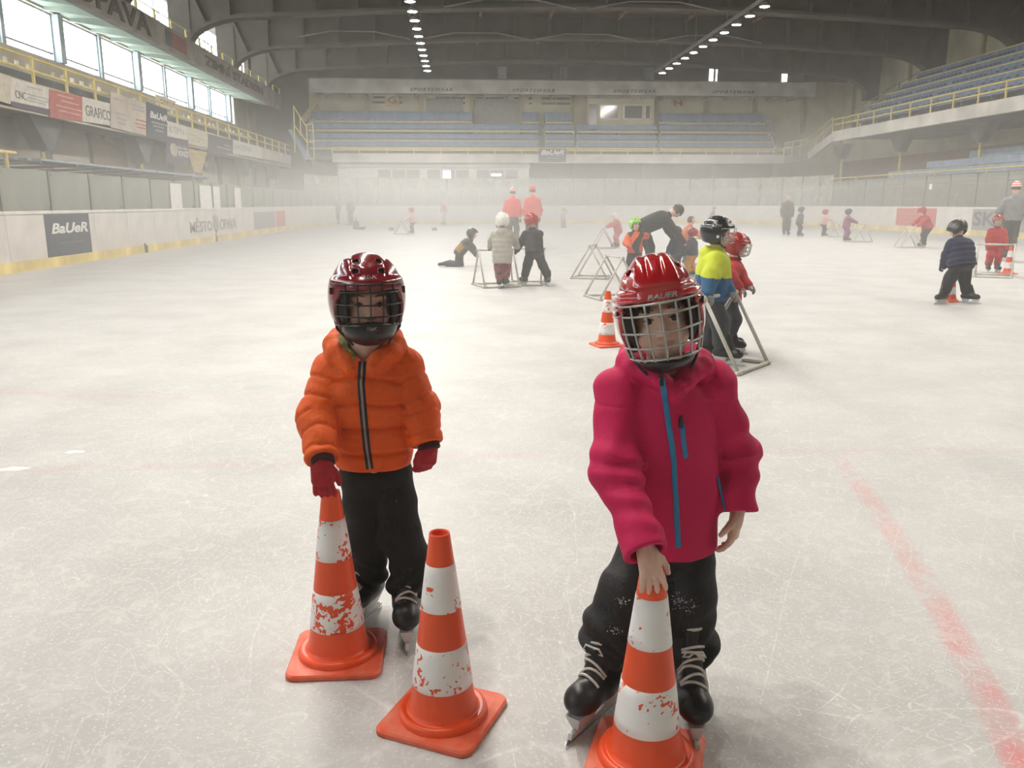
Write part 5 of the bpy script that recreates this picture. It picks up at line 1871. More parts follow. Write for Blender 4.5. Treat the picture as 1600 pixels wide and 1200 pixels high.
# ------------------------------------------------------------------ child in the pink softshell jacket
def pink_child():
    base = V(0.49, 1.95, 0.0)
    per = tag(empty('person', base), 'child in a pink jacket with blue zip and red caged helmet, leaning on a cone', 'person')
    c = J(1031, 496, 1.93)
    M = frame_of((-0.19, -1, 0.04), (-0.19, 0, 1))
    hf, g = head_sdf(c, M)
    nb = J(1038, 585, 2.01)
    shR, elR, wrR = J(967, 612, 2.00), J(962, 735, 1.91), J(1006, 852, 1.765)
    shL, elL, wrL = J(1112, 604, 2.02), J(1150, 712, 2.04), J(1152, 796, 1.985)
    hpR, knR, anR = J(1005, 865, 2.05), J(978, 925, 1.99), V(0.391, 2.0, 0.175)
    hpL, knL, anL = J(1076, 865, 2.05), J(1078, 930, 1.99), V(0.594, 1.985, 0.175)
    pel = (hpR + hpL) / 2 + V(0, 0, 0.03)
    ch = J(1038, 655, 2.01)
    hR, pR = hand_sdf(wrR + V(0.006, -0.004, -0.010), (0.16, -0.42, -1), (0.02, -1, 0.40), [0.26, 0.30, 0.30, 0.16], 0.26, 1.0, 0.95, -1)
    hL, pL = hand_sdf(wrL + V(-0.002, -0.006, -0.014), (-0.22, -0.25, -1), (0.85, -0.5, 0), [0.30, 0.36, 0.42, 0.45], 0.22, 1.02, 0.95, 1, 0.9, 0.2)

    def body(P):
        d = hf(P)
        d = smin(d, rc(P, c - M[2] * 0.06 - M[1] * 0.01, nb, 0.040, 0.046), 0.03)
        d = smin(d, chain(P, [nb, ch + V(0, 0.015, 0), pel], [0.045, 0.070, 0.078], 0.04), 0.03)
        for s_, e_, w_ in ((shR, elR, wrR), (shL, elL, wrL)):
            d = smin(d, chain(P, [ch * 0.4 + s_ * 0.6, s_, e_, w_], [0.04, 0.036, 0.029, 0.019], 0.02), 0.03)
        for h_, k_, a_ in ((hpR, knR, anR), (hpL, knL, anL)):
            d = smin(d, chain(P, [pel, h_, k_, a_], [0.07, 0.058, 0.042, 0.028], 0.02), 0.03)
        return smin(smin(d, hR(P), 0.006), hL(P), 0.006)

    def pick(C):
        q = (C - c) @ M.T
        hair = (q[:, 2] > 0.050 - 0.3 * np.abs(q[:, 0]) + 0.006 * np.sin(q[:, 0] * 260)) & (q[:, 1] < 0.09) & (q[:, 2] > 0.02) | (q[:, 1] < -0.005) & (q[:, 2] > -0.06)
        return np.where(hair, 1, 0)

    def flush(v):
        q = (v - c) @ M.T
        lip = np.exp(-((q[:, 2] + 0.0595 - 4.0 * q[:, 0] ** 2) / 0.0075) ** 4 - (q[:, 0] / 0.0215) ** 6) * (q[:, 1] > 0.06)
        ck = 0.25 * np.exp(-((np.abs(q[:, 0]) - 0.036) / 0.014) ** 2 - ((q[:, 2] + 0.034) / 0.014) ** 2) * (q[:, 1] > 0.03)
        return np.clip(lip * 0.75 + ck, 0, 1)
    lo, hi = bounds([c + 0.12, c - 0.12, anR, anL, wrR, wrL] + pR + pL, 0.06)
    solid('body', body, lo, hi, 0.0034, [c_skin, c_hair], per, base, pick, flush)
    face_parts(per, base, c, M)

    m_j = cloth('pink_softshell', (0.56, 0.008, 0.085), 0.7, var=0.05, scale=7, bump=0.15, bscale=220, sheen=0.0, spec=0.3)
    hem = J(1046, 856, 2.04)
    keys = [(hem, 0.119, 0.100), (J(1046, 800, 2.03), 0.126, 0.106), (J(1044, 720, 2.02), 0.121, 0.102), (J(1041, 660, 2.01), 0.121, 0.100), (J(1039, 620, 2.01), 0.116, 0.092), (J(1038, 592, 2.01), 0.078, 0.074)]
    X1, Y1 = V(1, 0, 0), V(0, 1, 0)
    hood = []
    hp = []
    for k in range(11):
        t = math.radians(-58 + 296 * k / 10)
        hp.append(nb + V(0.094 * math.cos(t), 0.0 + 0.072 * math.sin(t), 0.034 + 0.020 * math.sin(t)))
    hood = [(hp[k], hp[k + 1], 0.027, 0.027) for k in range(10)]
    hood += [(nb + V(0, 0.085, 0.03), nb + V(0, 0.10, -0.07), 0.045, 0.05), (nb + V(0.085, 0.05, 0.03), nb + V(0.115, 0.06, 0.028), 0.03, 0.018)]
    hood += [(hp[0], nb + V(0.028, -0.088, 0.0), 0.027, 0.022), (hp[10], nb + V(-0.028, -0.088, 0.0), 0.027, 0.022), (nb + V(0.03, -0.088, 0.0), nb + V(0.0, -0.09, -0.03), 0.022, 0.02), (nb + V(-0.03, -0.088, 0.0), nb + V(0.0, -0.09, -0.03), 0.022, 0.02)]

    def folds(P, pts, A, f0):
        s_ = chain_t(P, pts)
        return A * np.sin(s_ * f0 + 5.0 * waves(P, 31, 12, 4)) * np.clip(waves(P, 33, 16, 4) + 0.25, 0, 1)

    def jacket(P):
        w1, w2 = waves(P, 13, 26, 5, (1, 1, 0.6)), waves(P, 18, 48, 5, (1.3, 1, 0.5))
        w3 = waves(P, 51, 36, 5, (1.5, 1, 0.6))
        d = loft(P, keys, X1, Y1) - 0.0050 * w1 - 0.0018 * w2 - 0.0022 * w3
        for pts, sd in (([shR, elR, wrR], 5), ([shL, elL, wrL], 6)):
            a = chain(P, pts + [pts[2] + nrm(pts[2] - pts[1]) * 0.02], [0.060, 0.056, 0.047, 0.047], 0.035) - 0.004 * waves(P, sd, 28, 5) - folds(P, pts, 0.0060, 66) - 0.0024 * w3
            ax = nrm(pts[2] - pts[1])
            q = (P - pts[2]) @ ax
            ce_ = 0.020 if sd == 5 else 0.006
            a = smax(a, q - ce_, 0.005)
            a = smax(a, -np.maximum(np.linalg.norm(P - pts[2] - q[:, None] * ax, axis=1) - 0.039, ce_ - 0.022 - q), 0.004)
            d = smin(d, a, 0.02)
        d = smin(d, rc(P, nb + V(0, 0.01, -0.03), nb + V(0, 0.005, 0.012), 0.076, 0.068), 0.02)
        for a_, b_, ra, rb in hood:
            d = smin(d, rc(P, a_, b_, ra, rb) - 0.002 * w1, 0.016)
        d = smax(d, -rc(P, nb + V(0.0, -0.022, -0.006), nb + V(-0.01, -0.04, 0.13), 0.052, 0.066), 0.010)
        # yoke seam across the chest
        d = d + 0.0018 * np.exp(-((P[:, 2] - J(1040, 640, 1.9)[2]) / 0.003) ** 2)
        d = smax(d, hem[2] - P[:, 2] + 0.10 * (P[:, 0] - hem[0]) ** 2 * 8, 0.006)
        return d
    lo, hi = bounds([hem + V(0.16, 0.14, 0), hem - V(0.16, 0.14, 0), wrR, wrL, elR, elL, shR, shL, nb + V(0, 0.1, 0.1), c], 0.10)
    jk = solid('jacket', jacket, lo, hi, 0.0044, m_j, per, base)
    jk['label'] = 'pink softshell jacket with a bright blue zip'
    m_z = mat('blue_zip', (0.012, 0.20, 0.42), 0.5)
    zp = [(1034, 590), (1043, 650), (1052, 710), (1056, 780), (1060, 856)]
    ribbon(jacket, zp, 0.014, m_z, jk, base, 'zip', off=0.0035)
    ribbon(jacket, [(1066, 662), (1068, 690), (1072, 716)], 0.012, m_z, jk, base, 'chest_pocket_zip', off=0.003, n=14)
    ribbon(jacket, [(1122, 745), (1127, 770), (1132, 796)], 0.006, m_z, jk, base, 'side_pocket_zip', off=0.003, n=14)
    for px, py in ((1034, 590), (1064, 656)):
        p0 = seen_on(jacket, px, py, 0.006)
        MB().box(-0.0045, 0.0045, -0.003, 0.003, -0.020, 0.0).box(-0.003, 0.003, -0.004, 0.002, 0.0, 0.012).build('zip_puller', c_plate, jk, loc=Vector(p0 - base))
    print_on(jacket, 'Alpy', J(1088, 608, 1.80), X1, V(0, 0, 1), Y1, 0.030, 0.010, mat('tone_print', (0.60, 0.03, 0.13), 0.5), jk, base, shear=0.3)

    m_t = mat('black_snow_trousers', (0.010, 0.010, 0.011), 0.7, var=0.2, scale=8, bump=0.2, bscale=120)
    cuR, cuL = V(0.375, 1.985, 0.165), V(0.598, 1.965, 0.165)

    def trousers(P):
        d = ell(P, pel + V(0, 0.0, -0.005), (0.115, 0.092, 0.10))
        d = smin(d, chain(P, [hpR, knR, J(952, 985, 1.985), cuR], [0.070, 0.064, 0.070, 0.071], 0.03), 0.02)
        d = smin(d, chain(P, [hpL, knL, cuL], [0.070, 0.062, 0.072], 0.03), 0.012)
        d = d - 0.0050 * waves(P, 41, 26, 5, (1, 1, 1.4)) - 0.0022 * waves(P, 42, 60, 5, (0.7, 0.7, 1.6))
        zf = np.clip((0.34 - P[:, 2]) / 0.12, 0, 1)
        d = d - 0.008 * np.sin(P[:, 2] * 88 + 5 * np.sin(P[:, 0] * 16)) * zf
        return smax(d, 0.185 + 0.25 * (P[:, 1] - 1.98) - P[:, 2], 0.008)
    lo, hi = bounds([pel + V(0.15, 0.12, 0.12), pel - V(0.15, 0.12, 0), cuR, cuL], 0.11)
    lo[2] = 0.09
    tr = solid('trousers', trousers, lo, hi, 0.005, m_t, per, base)
    rr = random.Random(5)
    sn = MB()
    spots = [(px + rr.gauss(0, sx * 0.6), py + rr.gauss(0, sy * 0.6)) for px, py, sx, sy, n in ((1058, 938, 9, 9, 60), (1078, 948, 10, 9, 50), (972, 940, 8, 6, 40), (962, 985, 10, 5, 30), (1082, 986, 10, 3, 25)) for _ in range(n)]
    D = np.array([nrm(np.array(ray(*q))) for q in spots])
    Q = np.array(_C) + D * (1.6 / D[:, 1])[:, None]
    for _ in range(50):
        Q = Q + D * ((trousers(Q) - 0.0005) * 0.8)[:, None]
    Q = Q[np.abs(trousers(Q)) < 0.01]
    for p in Q:
        r_ = rr.uniform(0.0005, 0.0017)
        o_ = p - base
        sn.poly([o_ + r_ * V(*d) for d in ((1, 0, 0), (-1, 0, 0), (0, 0, 1), (0, 0, -1), (0, -1, 0), (0, 1, 0))],
                [(0, 2, 4), (2, 1, 4), (1, 3, 4), (3, 0, 4), (2, 0, 5), (1, 2, 5), (3, 1, 5), (0, 3, 5)])
    o = sn.build('snow_crumbs', mat('snow', (0.8, 0.8, 0.8), 0.8), tr)
    o['kind'] = 'stuff'

    skate_parts(per, base, anL, (-0.11, -1), 1.12)
    skate_parts(per, base, anR, (-0.66, -0.75), 1.12)

    m_h = mat('bright_red_gloss', (0.42, 0.007, 0.012), 0.16, var=0.03, coat=0.9, spec=0.6)
    hc = c + M[2] * 0.016
    shell, outer, hg = helmet_sdf(hc, M, 1.03, 'bauer')
    lo, hi = bounds([hc], 0.19)
    hm = solid('helmet', shell, lo, hi, 0.003, m_h, per, base)
    hm['label'] = 'bright red hockey helmet with a grey wire cage'
    print_on(outer, 'BAUER', hg(-0.008, 0.16, 0.046), -M[0], M[2], -M[1] - M[2] * 0.1, 0.068, 0.013, mat('silver_print', (0.62, 0.60, 0.58), 0.4), hm, base, shear=0.3, bold=0.03)

    def liner(P):
        d = outer(P) + 0.012
        q = (P - hc) @ M.T
        d = smax(d, -(d + 0.012), 0.002)
        d = smax(d, -rbox(P, hc + M[1] * 0.10 - M[2] * 0.03, (0.062, 0.09, 0.078), 0.02, M), 0.004)
        return smax(d, -0.078 - q[:, 2], 0.004)
    solid('helmet_liner', liner, lo, hi, 0.0035, c_pad, hm, base)
    cage(hm, base, hc, M, 1.05, c_wireg, 9, [0.028, 0.004, -0.034, -0.068, -0.095], (0.094, 0.132, 0.135), 1.42, 0.0026)

    def cup(P):
        q = (P - c) @ M.T
        d = ell(P, c + M[1] * 0.036 - M[2] * 0.088, (0.066, 0.082, 0.040), M)
        d = smax(d, -(d + 0.013), 0.003)
        d = smax(d, q[:, 2] + 0.090, 0.006)
        return smax(d, -(q[:, 1] - 0.0), 0.006)
    lo, hi = bounds([c + M[1] * 0.05 - M[2] * 0.08], 0.12)
    solid('chin_guard', cup, lo, hi, 0.0032, c_plate, hm, base)
    for q in (-1, 1):
        pts = [Vector(p - base) for p in (hg(0.086 * q, 0.0, -0.05), hg(0.082 * q, 0.012, -0.078), c + M[0] * 0.068 * q + M[1] * 0.035 - M[2] * 0.102, c + M[0] * 0.05 * q + M[1] * 0.06 - M[2] * 0.122)]
        MB().path(pts, 0.0036, 6).build('chin_strap', c_pad, hm, True)
        MB().box(-0.005, 0.005, -0.010, 0.010, -0.008, 0.008).build('cage_clip', c_plate, hm, loc=Vector(hg(0.093 * q, 0.045, 0.016) - base))
    for q in (-0.035, 0.030):
        MB().box(-0.008, 0.008, -0.006, 0.008, -0.012, 0.008).build('cage_mount', c_plate, hm, loc=Vector(onto_surface(outer, np.array([hg(q, 0.17, 0.022)]), -M[1], 0.002)[0] - base))
    return per


# ------------------------------------------------------------------ traffic cones
def cone_band_mat(name, wear, seed):
    m, nt, N, L, b = _new(name)
    tc = N.new('ShaderNodeTexCoord')
    mp = N.new('ShaderNodeMapping')
    mp.inputs['Location'].default_value = (seed, seed * 2.1, 0)
    L.new(tc.outputs['Object'], mp.inputs[0])
    n1 = N.new('ShaderNodeTexNoise')
    n1.inputs['Scale'].default_value = 75
    n1.inputs['Detail'].default_value = 5
    n1.inputs['Distortion'].default_value = 0.6
    L.new(mp.outputs[0], n1.inputs['Vector'])
    n2 = N.new('ShaderNodeTexNoise')
    n2.inputs['Scale'].default_value = 17
    L.new(mp.outputs[0], n2.inputs['Vector'])
    ad = N.new('ShaderNodeMath')
    ad.operation = 'ADD'
    L.new(n1.outputs['Fac'], ad.inputs[0])
    L.new(n2.outputs['Fac'], ad.inputs[1])
    mr = N.new('ShaderNodeMapRange')
    mr.inputs[1].default_value = 1.22 - wear
    mr.inputs[2].default_value = 1.235 - wear
    L.new(ad.outputs[0], mr.inputs[0])
    mx = N.new('ShaderNodeMix')
    mx.data_type = 'RGBA'
    mx.inputs[6].default_value = (0.80, 0.79, 0.77, 1)
    mx.inputs[7].default_value = (0.72, 0.075, 0.02, 1)
    L.new(mr.outputs[0], mx.inputs[0])
    L.new(mx.outputs[2], b.inputs['Base Color'])
    b.inputs['Roughness'].default_value = 0.45
    return m


m_cone = mat('orange_cone_plastic', (0.84, 0.085, 0.014), 0.38, var=0.06, scale=5, bump=0.06, bscale=40)
m_coneb = mat('orange_cone_foot', (0.76, 0.085, 0.022), 0.5, col2=(0.76, 0.20, 0.12), scale=22, var=0.1, detail=8)
CONE_H = 0.53


def cone_r(z):
    return 0.088 + (0.0265 - 0.088) * (z - 0.045) / (CONE_H - 0.045)


def make_cone(label, loc, rz, wear=(0.10, 0.16), seed=1.0, scale=1.0):
    t = tag(empty('traffic_cone', loc, rz), label, 'traffic cone', 'orange and white traffic cones')
    t.scale = (scale,) * 3
    prof = [(0.119, 0.016), (0.1185, 0.030), (0.114, 0.038), (0.106, 0.040), (0.100, 0.036), (0.095, 0.038), (0.0895, 0.050)]
    prof += [(cone_r(z), z) for z in np.linspace(0.07, CONE_H - 0.004, 14)] + [(0.0262, CONE_H), (0.0225, CONE_H), (0.021, CONE_H - 0.004), (0.0225, CONE_H - 0.06), (0.0, CONE_H - 0.06)]
    MB().lathe(prof, 40).build('cone_body', m_cone, t, True)
    hs, r = 0.138, 0.03
    out = []
    for cx, cy, a0 in ((1, 1, 0), (-1, 1, 90), (-1, -1, 180), (1, -1, 270)):
        for k in range(6):
            a = math.radians(a0 + 18 * k)
            out.append((cx * (hs - r) + r * math.cos(a), cy * (hs - r) + r * math.sin(a)))
    n = len(out)
    mb = MB()
    vs, fs = [], []
    for sc_, z in ((0.985, 0.0), (1.0, 0.004), (1.0, 0.013), (0.97, 0.018), (0.80, 0.0205)):
        vs += [(x * sc_, y * sc_, z) for x, y in out]
    for i in range(4):
        fs += [(i * n + k, i * n + (k + 1) % n, (i + 1) * n + (k + 1) % n, (i + 1) * n + k) for k in range(n)]
    fs += [tuple(range(n))[::-1], tuple(4 * n + k for k in range(n))]
    mb.poly(vs, fs).build('foot', m_coneb, t)
    for k, (z0, z1) in enumerate(((0.328, 0.449), (0.113, 0.229))):
        pr = [(cone_r(z0) - 0.001, z0 - 0.0006)] + [(cone_r(z) + 0.0012, z) for z in np.linspace(z0, z1, 6)] + [(cone_r(z1) - 0.001, z1 + 0.0006)]
        MB().lathe(pr, 40).build('white_band', cone_band_mat('worn_white_band', wear[k], seed + k * 3.3), t, True)
    return t


orange_child()
pink_child()
make_cone('orange cone with worn white bands under the red-gloved hand', (-0.39, 2.315, 0.0), 0.0, (0.06, 0.15), 1.0)
make_cone('orange cone standing free between the two children', (-0.065, 1.985, 0.0), -0.44, (0.04, 0.08), 5.0)
make_cone('orange cone under the bare hand of the child in pink', (0.438, 1.775, 0.0), -0.35, (0.0, 0.03), 9.0)

# ================================================================== THE OTHER SKATERS
def ik(a, b, l1, l2, hint):
    a, b = np.asarray(a, float), np.asarray(b, float)
    d = b - a
    L = min(np.linalg.norm(d), (l1 + l2) * 0.999)
    u = nrm(d)
    x = (l1 * l1 - l2 * l2 + L * L) / (2 * L)
    h = math.sqrt(max(l1 * l1 - x * x, 0))
    n = np.asarray(hint, float)
    n = nrm(n - u * (n @ u))
    return a + u * x + n * h, a + u * L


COLS = {}


def col(name, rgb):
    return cloth('cloth_' + name, rgb, 0.8, var=0.08, scale=10, bump=0.2, bscale=90)


def figure(label, foot, H, face, jacket, trousers, head, adult=False, lean=0.12, hands=None, feet=((0.08, 0.0), (-0.08, 0.0)), headturn=0.0, headpitch=0.0,
           cage_m=None, long_coat=0.0, glove=None, seat=None, h=0.012, puffy=0.0, two_tone=None, hip=None, tr_pick=None, skin_only=False, name='person', toes=None, hood=False, logo=None, knee_hint=None, leg_len=None, bulk=1.12):
    """Skater from joints. foot: (x, y) under the pelvis; face: direction it faces (x, y); hands: two targets (right, forward, up) in metres
    in its own frame or None for hanging; feet: (sideways, forward) of right and left foot; head: ('helmet'|'beanie'|'hair', material)."""
    base = V(foot[0], foot[1], 0)
    F = nrm((face[0], face[1], 0))
    U = V(0, 0, 1)
    S = np.cross(F, U)
    k = H / 1.2 if not adult else H / 1.85
    per = tag(empty(name, base), label, 'person')
    w = lambda s, f, u: base + S * s + F * f + U * u
    if adult:
        hipz, tl, shw, up, fo, hw, hd, hr = 0.95 * k, 0.53 * k, 0.175 * k, 0.30 * k, 0.27 * k, 0.185 * k, 0.14 * k, 0.112 * k
        lr, sk, neckl = (0.100 * k, 0.082 * k, 0.072 * k), 1.38 * k, 0.085 * k
    else:
        hipz, tl, shw, up, fo, hw, hd, hr = 0.55 * k, 0.345 * k, 0.112 * k, 0.165 * k, 0.155 * k, 0.134 * k, 0.114 * k, 0.098 * k
        lr, sk, neckl = (0.078 * k, 0.070 * k, 0.062 * k), 1.05 * k, 0.050 * k
    hw, hd = hw * bulk, hd * bulk
    lr = tuple(x * (0.5 + 0.5 * bulk) for x in lr)
    pel = w(*(hip if hip else (0, -0.35 * tl * math.sin(lean), hipz)))
    T = nrm(U * math.cos(lean) + F * math.sin(lean))
    TF = nrm(F * math.cos(lean) - U * math.sin(lean))
    nb = pel + T * tl
    hu = nrm(U * math.cos(headpitch) + F * math.sin(headpitch))
    hc = nb + nrm(T + hu) * (neckl + hr * 0.95)
    hF = nrm(F * math.cos(headturn) + S * math.sin(headturn))
    hF = nrm(hF * math.cos(headpitch) - U * math.sin(headpitch))
    HM = frame_of(hF, hu + 1e-6 * F)
    sh = [nb - T * (0.085 if adult else 0.055) * k + S * q * shw for q in (1, -1)]
    wr, el = [], []
    for i, q in enumerate((1, -1)):
        t = hands[i] if hands and hands[i] is not None else None
        tgt = w(*t) if t is not None else sh[i] - U * (up + fo) * 0.97 + S * q * 0.05 * k + F * 0.04
        e, b_ = ik(sh[i], tgt, up, fo, S * q * 0.7 - F * 0.7 - U * 0.3)
        el.append(e)
        wr.append(b_)
    hp = [pel + S * q * 0.055 * k * (1.4 if adult else 1) - U * 0.02 for q in (1, -1)]
    an, kn = [], []
    for i, (s_, f_) in enumerate(feet):
        z = 0.15 * sk
        a_ = w(s_, f_, z)
        if seat:
            a_ = w(s_, f_, seat)
        l = max(np.linalg.norm(a_ - hp[i]) * 0.505, (hipz - z) * 0.5)
        if leg_len:
            l = leg_len
        kk, _ = ik(hp[i], a_, l, l, (F + S * (0.15 if i == 0 else -0.15)) if knee_hint is None else np.asarray(knee_hint, float))
        an.append(a_)
        kn.append(kk)
    arms = list(zip(sh, el, wr))
    legs = list(zip(hp, kn, an))
    hs = hr / 0.098

    def body(P):
        d = ell(P, hc, (0.074 * hs, 0.088 * hs, 0.10 * hs), HM)
        d = smin(d, rc(P, hc + HM[1] * 0.085 * hs - HM[2] * 0.01 * hs, hc + HM[1] * 0.096 * hs - HM[2] * 0.03 * hs, 0.006 * hs, 0.011 * hs), 0.012)
        for q in (-1, 1):
            d = smin(d, ell(P, hc + HM[0] * 0.075 * hs * q - HM[2] * 0.01 * hs, (0.012 * hs, 0.02 * hs, 0.03 * hs), HM), 0.01)
            d = smax(d, -ell(P, hc + HM[0] * 0.03 * hs * q + HM[1] * 0.09 * hs + HM[2] * 0.008 * hs, (0.016 * hs, 0.012 * hs, 0.010 * hs), HM), 0.008)
        d = smin(d, rc(P, hc - HM[2] * 0.05 * hs, nb, 0.045 * hs, 0.05 * hs), 0.03)
        d = smin(d, rc(P, nb - T * 0.02, pel, 0.055 * k, 0.07 * k), 0.04)
        for s_, e_, w_ in arms:
            d = smin(d, chain(P, [nb - T * 0.05 * k, s_, e_, w_], [0.03 * k, 0.033 * k, 0.028 * k, 0.022 * k], 0.02), 0.03)
            hd_ = nrm(w_ - e_)
            d = smin(d, rc(P, w_, w_ + hd_ * 0.06 * k, 0.024 * k, 0.020 * k), 0.01)
        for h_, k_, a_ in legs:
            d = smin(d, chain(P, [pel, h_, k_, a_], [0.06 * k, 0.05 * k, 0.04 * k, 0.03 * k], 0.02), 0.03)
        return d
    allp = [hc + 0.13 * hs, hc - 0.13 * hs] + wr + an + el + kn
    lo, hi = bounds(allp + [w_ + nrm(w_ - e_) * 0.08 * k for _, e_, w_ in arms], 0.06)
    ms = [c_skin, c_hair]
    hair = head[1] if head[0] == 'hair' else c_hair
    solid('body', body, lo, hi, h, [c_skin, hair], per, base,
          pick=lambda C: np.where((((C - hc) @ HM.T)[:, 1] < 0.035 * hs) & (((C - hc) @ HM.T)[:, 2] > -0.045 * hs) | (((C - hc) @ HM.T)[:, 2] > 0.05 * hs), 1, 0) * (np.linalg.norm(C - hc, axis=1) < 0.15 * hs))
    for q in (-1, 1) if h < 0.013 else ():
        e_ = hc + HM[0] * 0.03 * hs * q + HM[1] * 0.078 * hs + HM[2] * 0.008 * hs
        solid('eye', lambda P: ell(P, e_, (0.010 * hs,) * 3), e_ - 0.02 * hs, e_ + 0.02 * hs, 0.005 * hs, c_iris, per, base)
    # jacket
    pu = 0.012 * puffy
    hem = pel - T * ((0.03 + long_coat) * k)
    keys = [(hem, hw * (0.98 + long_coat * 0.3), hd * 1.0), (pel + T * tl * 0.2, hw * 0.98, hd * 1.02), (pel + T * tl * 0.6, hw * 1.0, hd * 1.02), (pel + T * tl * 0.84, hw * 0.95, hd * 0.9), (pel + T * tl * 0.95, hw * 0.72, hd * 0.75), (nb + T * 0.02, 0.062 * hs, 0.06 * hs)]

    def jk(P):
        ws = waves(P, 4, 24 / k, 4)
        d = loft(P, keys, S, TF) - 0.006 * k * ws
        t = (P - pel) @ T
        if puffy:
            d = d - pu * np.abs(np.sin(t * math.pi / (0.075 * k)))
        for s_, e_, w_ in arms:
            a = chain(P, [s_, e_, w_], [0.060 * k * bulk, 0.058 * k * bulk, 0.047 * k * (0.5 + 0.5 * bulk)], 0.03) - 0.004 * k * waves(P, 9, 38 / k, 4)
            if puffy:
                a = a - 0.7 * pu * np.abs(np.sin(chain_t(P, [s_, e_, w_]) * math.pi / (0.06 * k)))
            d = smin(d, a, (0.06 if adult else 0.04) * k)
        if hood:
            d = smin(d, ell(P, nb - F * 0.075 * k - T * 0.02 * k, (0.09 * k, 0.06 * k, 0.075 * k), np.stack([S, F, U])), 0.02)
        d = smin(d, rc(P, nb - T * 0.02, nb + T * 0.03 * k, 0.062 * hs, 0.056 * hs), 0.02)
        return smax(d, (hem - P) @ T, 0.008)
    lo, hi = bounds([hem + S * hw, hem - S * hw, hem + F * hd, hem - F * hd, nb] + sh + el + wr, 0.10 * k)
    jm = jacket if isinstance(jacket, list) else [jacket]
    jo = solid('jacket', jk, lo, hi, h, jm, per, base, pick=(lambda C: two_tone(C, pel, T, tl, S, TF)) if two_tone else None)
    # trousers
    def tr(P):
        d = ell(P, pel - U * 0.01, (hw * 0.93, hd * 0.95, 0.10 * k))
        for h_, k_, a_ in legs:
            d = smin(d, chain(P, [h_, k_, a_ + nrm(k_ - a_) * 0.03 * k], lr, 0.03), 0.02)
        d = d - 0.006 * k * waves(P, 15, 26 / k, 4, (1, 1, 1.5))
        return d
    lo, hi = bounds([pel + S * hw, pel - S * hw, pel + U * 0.08, pel + F * hd, pel - F * hd] + kn + an, 0.10 * k)
    solid('trousers', tr, lo, hi, h, trousers, per, base, pick=tr_pick)
    # gloves
    if glove:
        for s_, e_, w_ in arms:
            hd_ = nrm(w_ - e_)
            if h <= 0.0105:
                f_, pts = hand_sdf(w_, hd_ * 0.4 - U * 0.3 + F * 0.6, U + F * 0.3, [0.55, 0.55, 0.55, 0.5], 0.1, 1.05 * k, 1.5, 1 if s_ is sh[1] else -1)
                lo, hi = bounds(pts, 0.03)
                solid('glove', f_, lo, hi, 0.0048, glove, per, base)
            else:
                f_ = lambda P: smin(rc(P, w_ - hd_ * 0.01, w_ + hd_ * 0.065 * k, 0.034 * k, 0.030 * k), rc(P, w_ + hd_ * 0.01, w_ + hd_ * 0.045 * k + TF * 0.03 * k, 0.014 * k, 0.012 * k), 0.008)
                lo, hi = bounds([w_, w_ + hd_ * 0.08 * k], 0.06 * k)
                solid('glove', f_, lo, hi, min(h, 0.009), glove, per, base)
    # headgear
    if head[0] == 'helmet':
        hm_c = hc + HM[2] * 0.012 * hs
        shell, outer, hg = helmet_sdf(hm_c, HM, hs * 1.06, 'rbk')
        lo, hi = bounds([hm_c], 0.18 * hs)
        hm = solid('helmet', shell, lo, hi, min(h, 0.008), head[1], per, base)
        if logo:
            for q in (-1, 1):
                c_ = hg(0.16 * q, -0.01, 0.055)
                print_on(outer, logo, c_, HM[1] * (1 if q > 0 else -1) * -1 if False else (HM[1] * q), HM[2], -HM[0] * q, 0.075 * hs, 0.018 * hs, m_offw, hm, base, shear=0.3)
                pr = onto_surface(outer, np.array([hg(0.17 * q, 0.0, -0.025)]), -HM[0] * q, 0.001)[0]
                MB().tube(Vector(pr - base), Vector(pr + HM[0] * q * 0.004 - base), 0.013, 12).build('ear_disc', m_offw, hm)
        if cage_m:
            cage(hm, base, hm_c, HM, hs * 1.03, cage_m, 7, [0.035, 0.0, -0.035, -0.072], (0.104, 0.132, 0.13), 1.35, 0.0032)
        if h < 0.013:
            for q in (-1, 1):
                MB().path([Vector(p - base) for p in (hg(0.088 * q, 0.01, -0.07), hg(0.075 * q, 0.04, -0.10), hg(0.03 * q, 0.06, -0.115))], 0.006, 5).build('chin_strap', c_pad, hm)
    elif head[0] == 'beanie':
        def cap(P):
            q = (P - hc) @ HM.T
            d = ell(P, hc + HM[2] * 0.03 * hs, (0.083 * hs, 0.096 * hs, 0.102 * hs), HM)
            d = smax(d, 0.018 * hs - q[:, 2], 0.006)
            d = smin(d, smax(np.abs(ell(P, hc + HM[2] * 0.02 * hs, (0.084 * hs, 0.097 * hs, 0.10 * hs), HM)) - 0.006 * hs, np.abs(q[:, 2] - 0.032 * hs) - 0.018 * hs, 0.004), 0.004)
            return d
        lo, hi = bounds([hc], 0.17 * hs)
        hm = head[1] if isinstance(head[1], list) else [head[1]]
        cp = solid('knit_cap', cap, lo, hi, min(h, 0.010), hm, per, base, pick=(lambda C: (((C - hc) @ HM[2]) * 22 / hs % 1.0 > 0.5).astype(int)) if len(hm) > 1 else None)
        if len(head) > 2:
            f_ = lambda P: ell(P, hc + HM[2] * 0.14 * hs, (0.03 * hs,) * 3)
            lo, hi = bounds([hc + HM[2] * 0.14 * hs], 0.05 * hs)
            solid('bobble', f_, lo, hi, 0.010, head[2], cp, base)
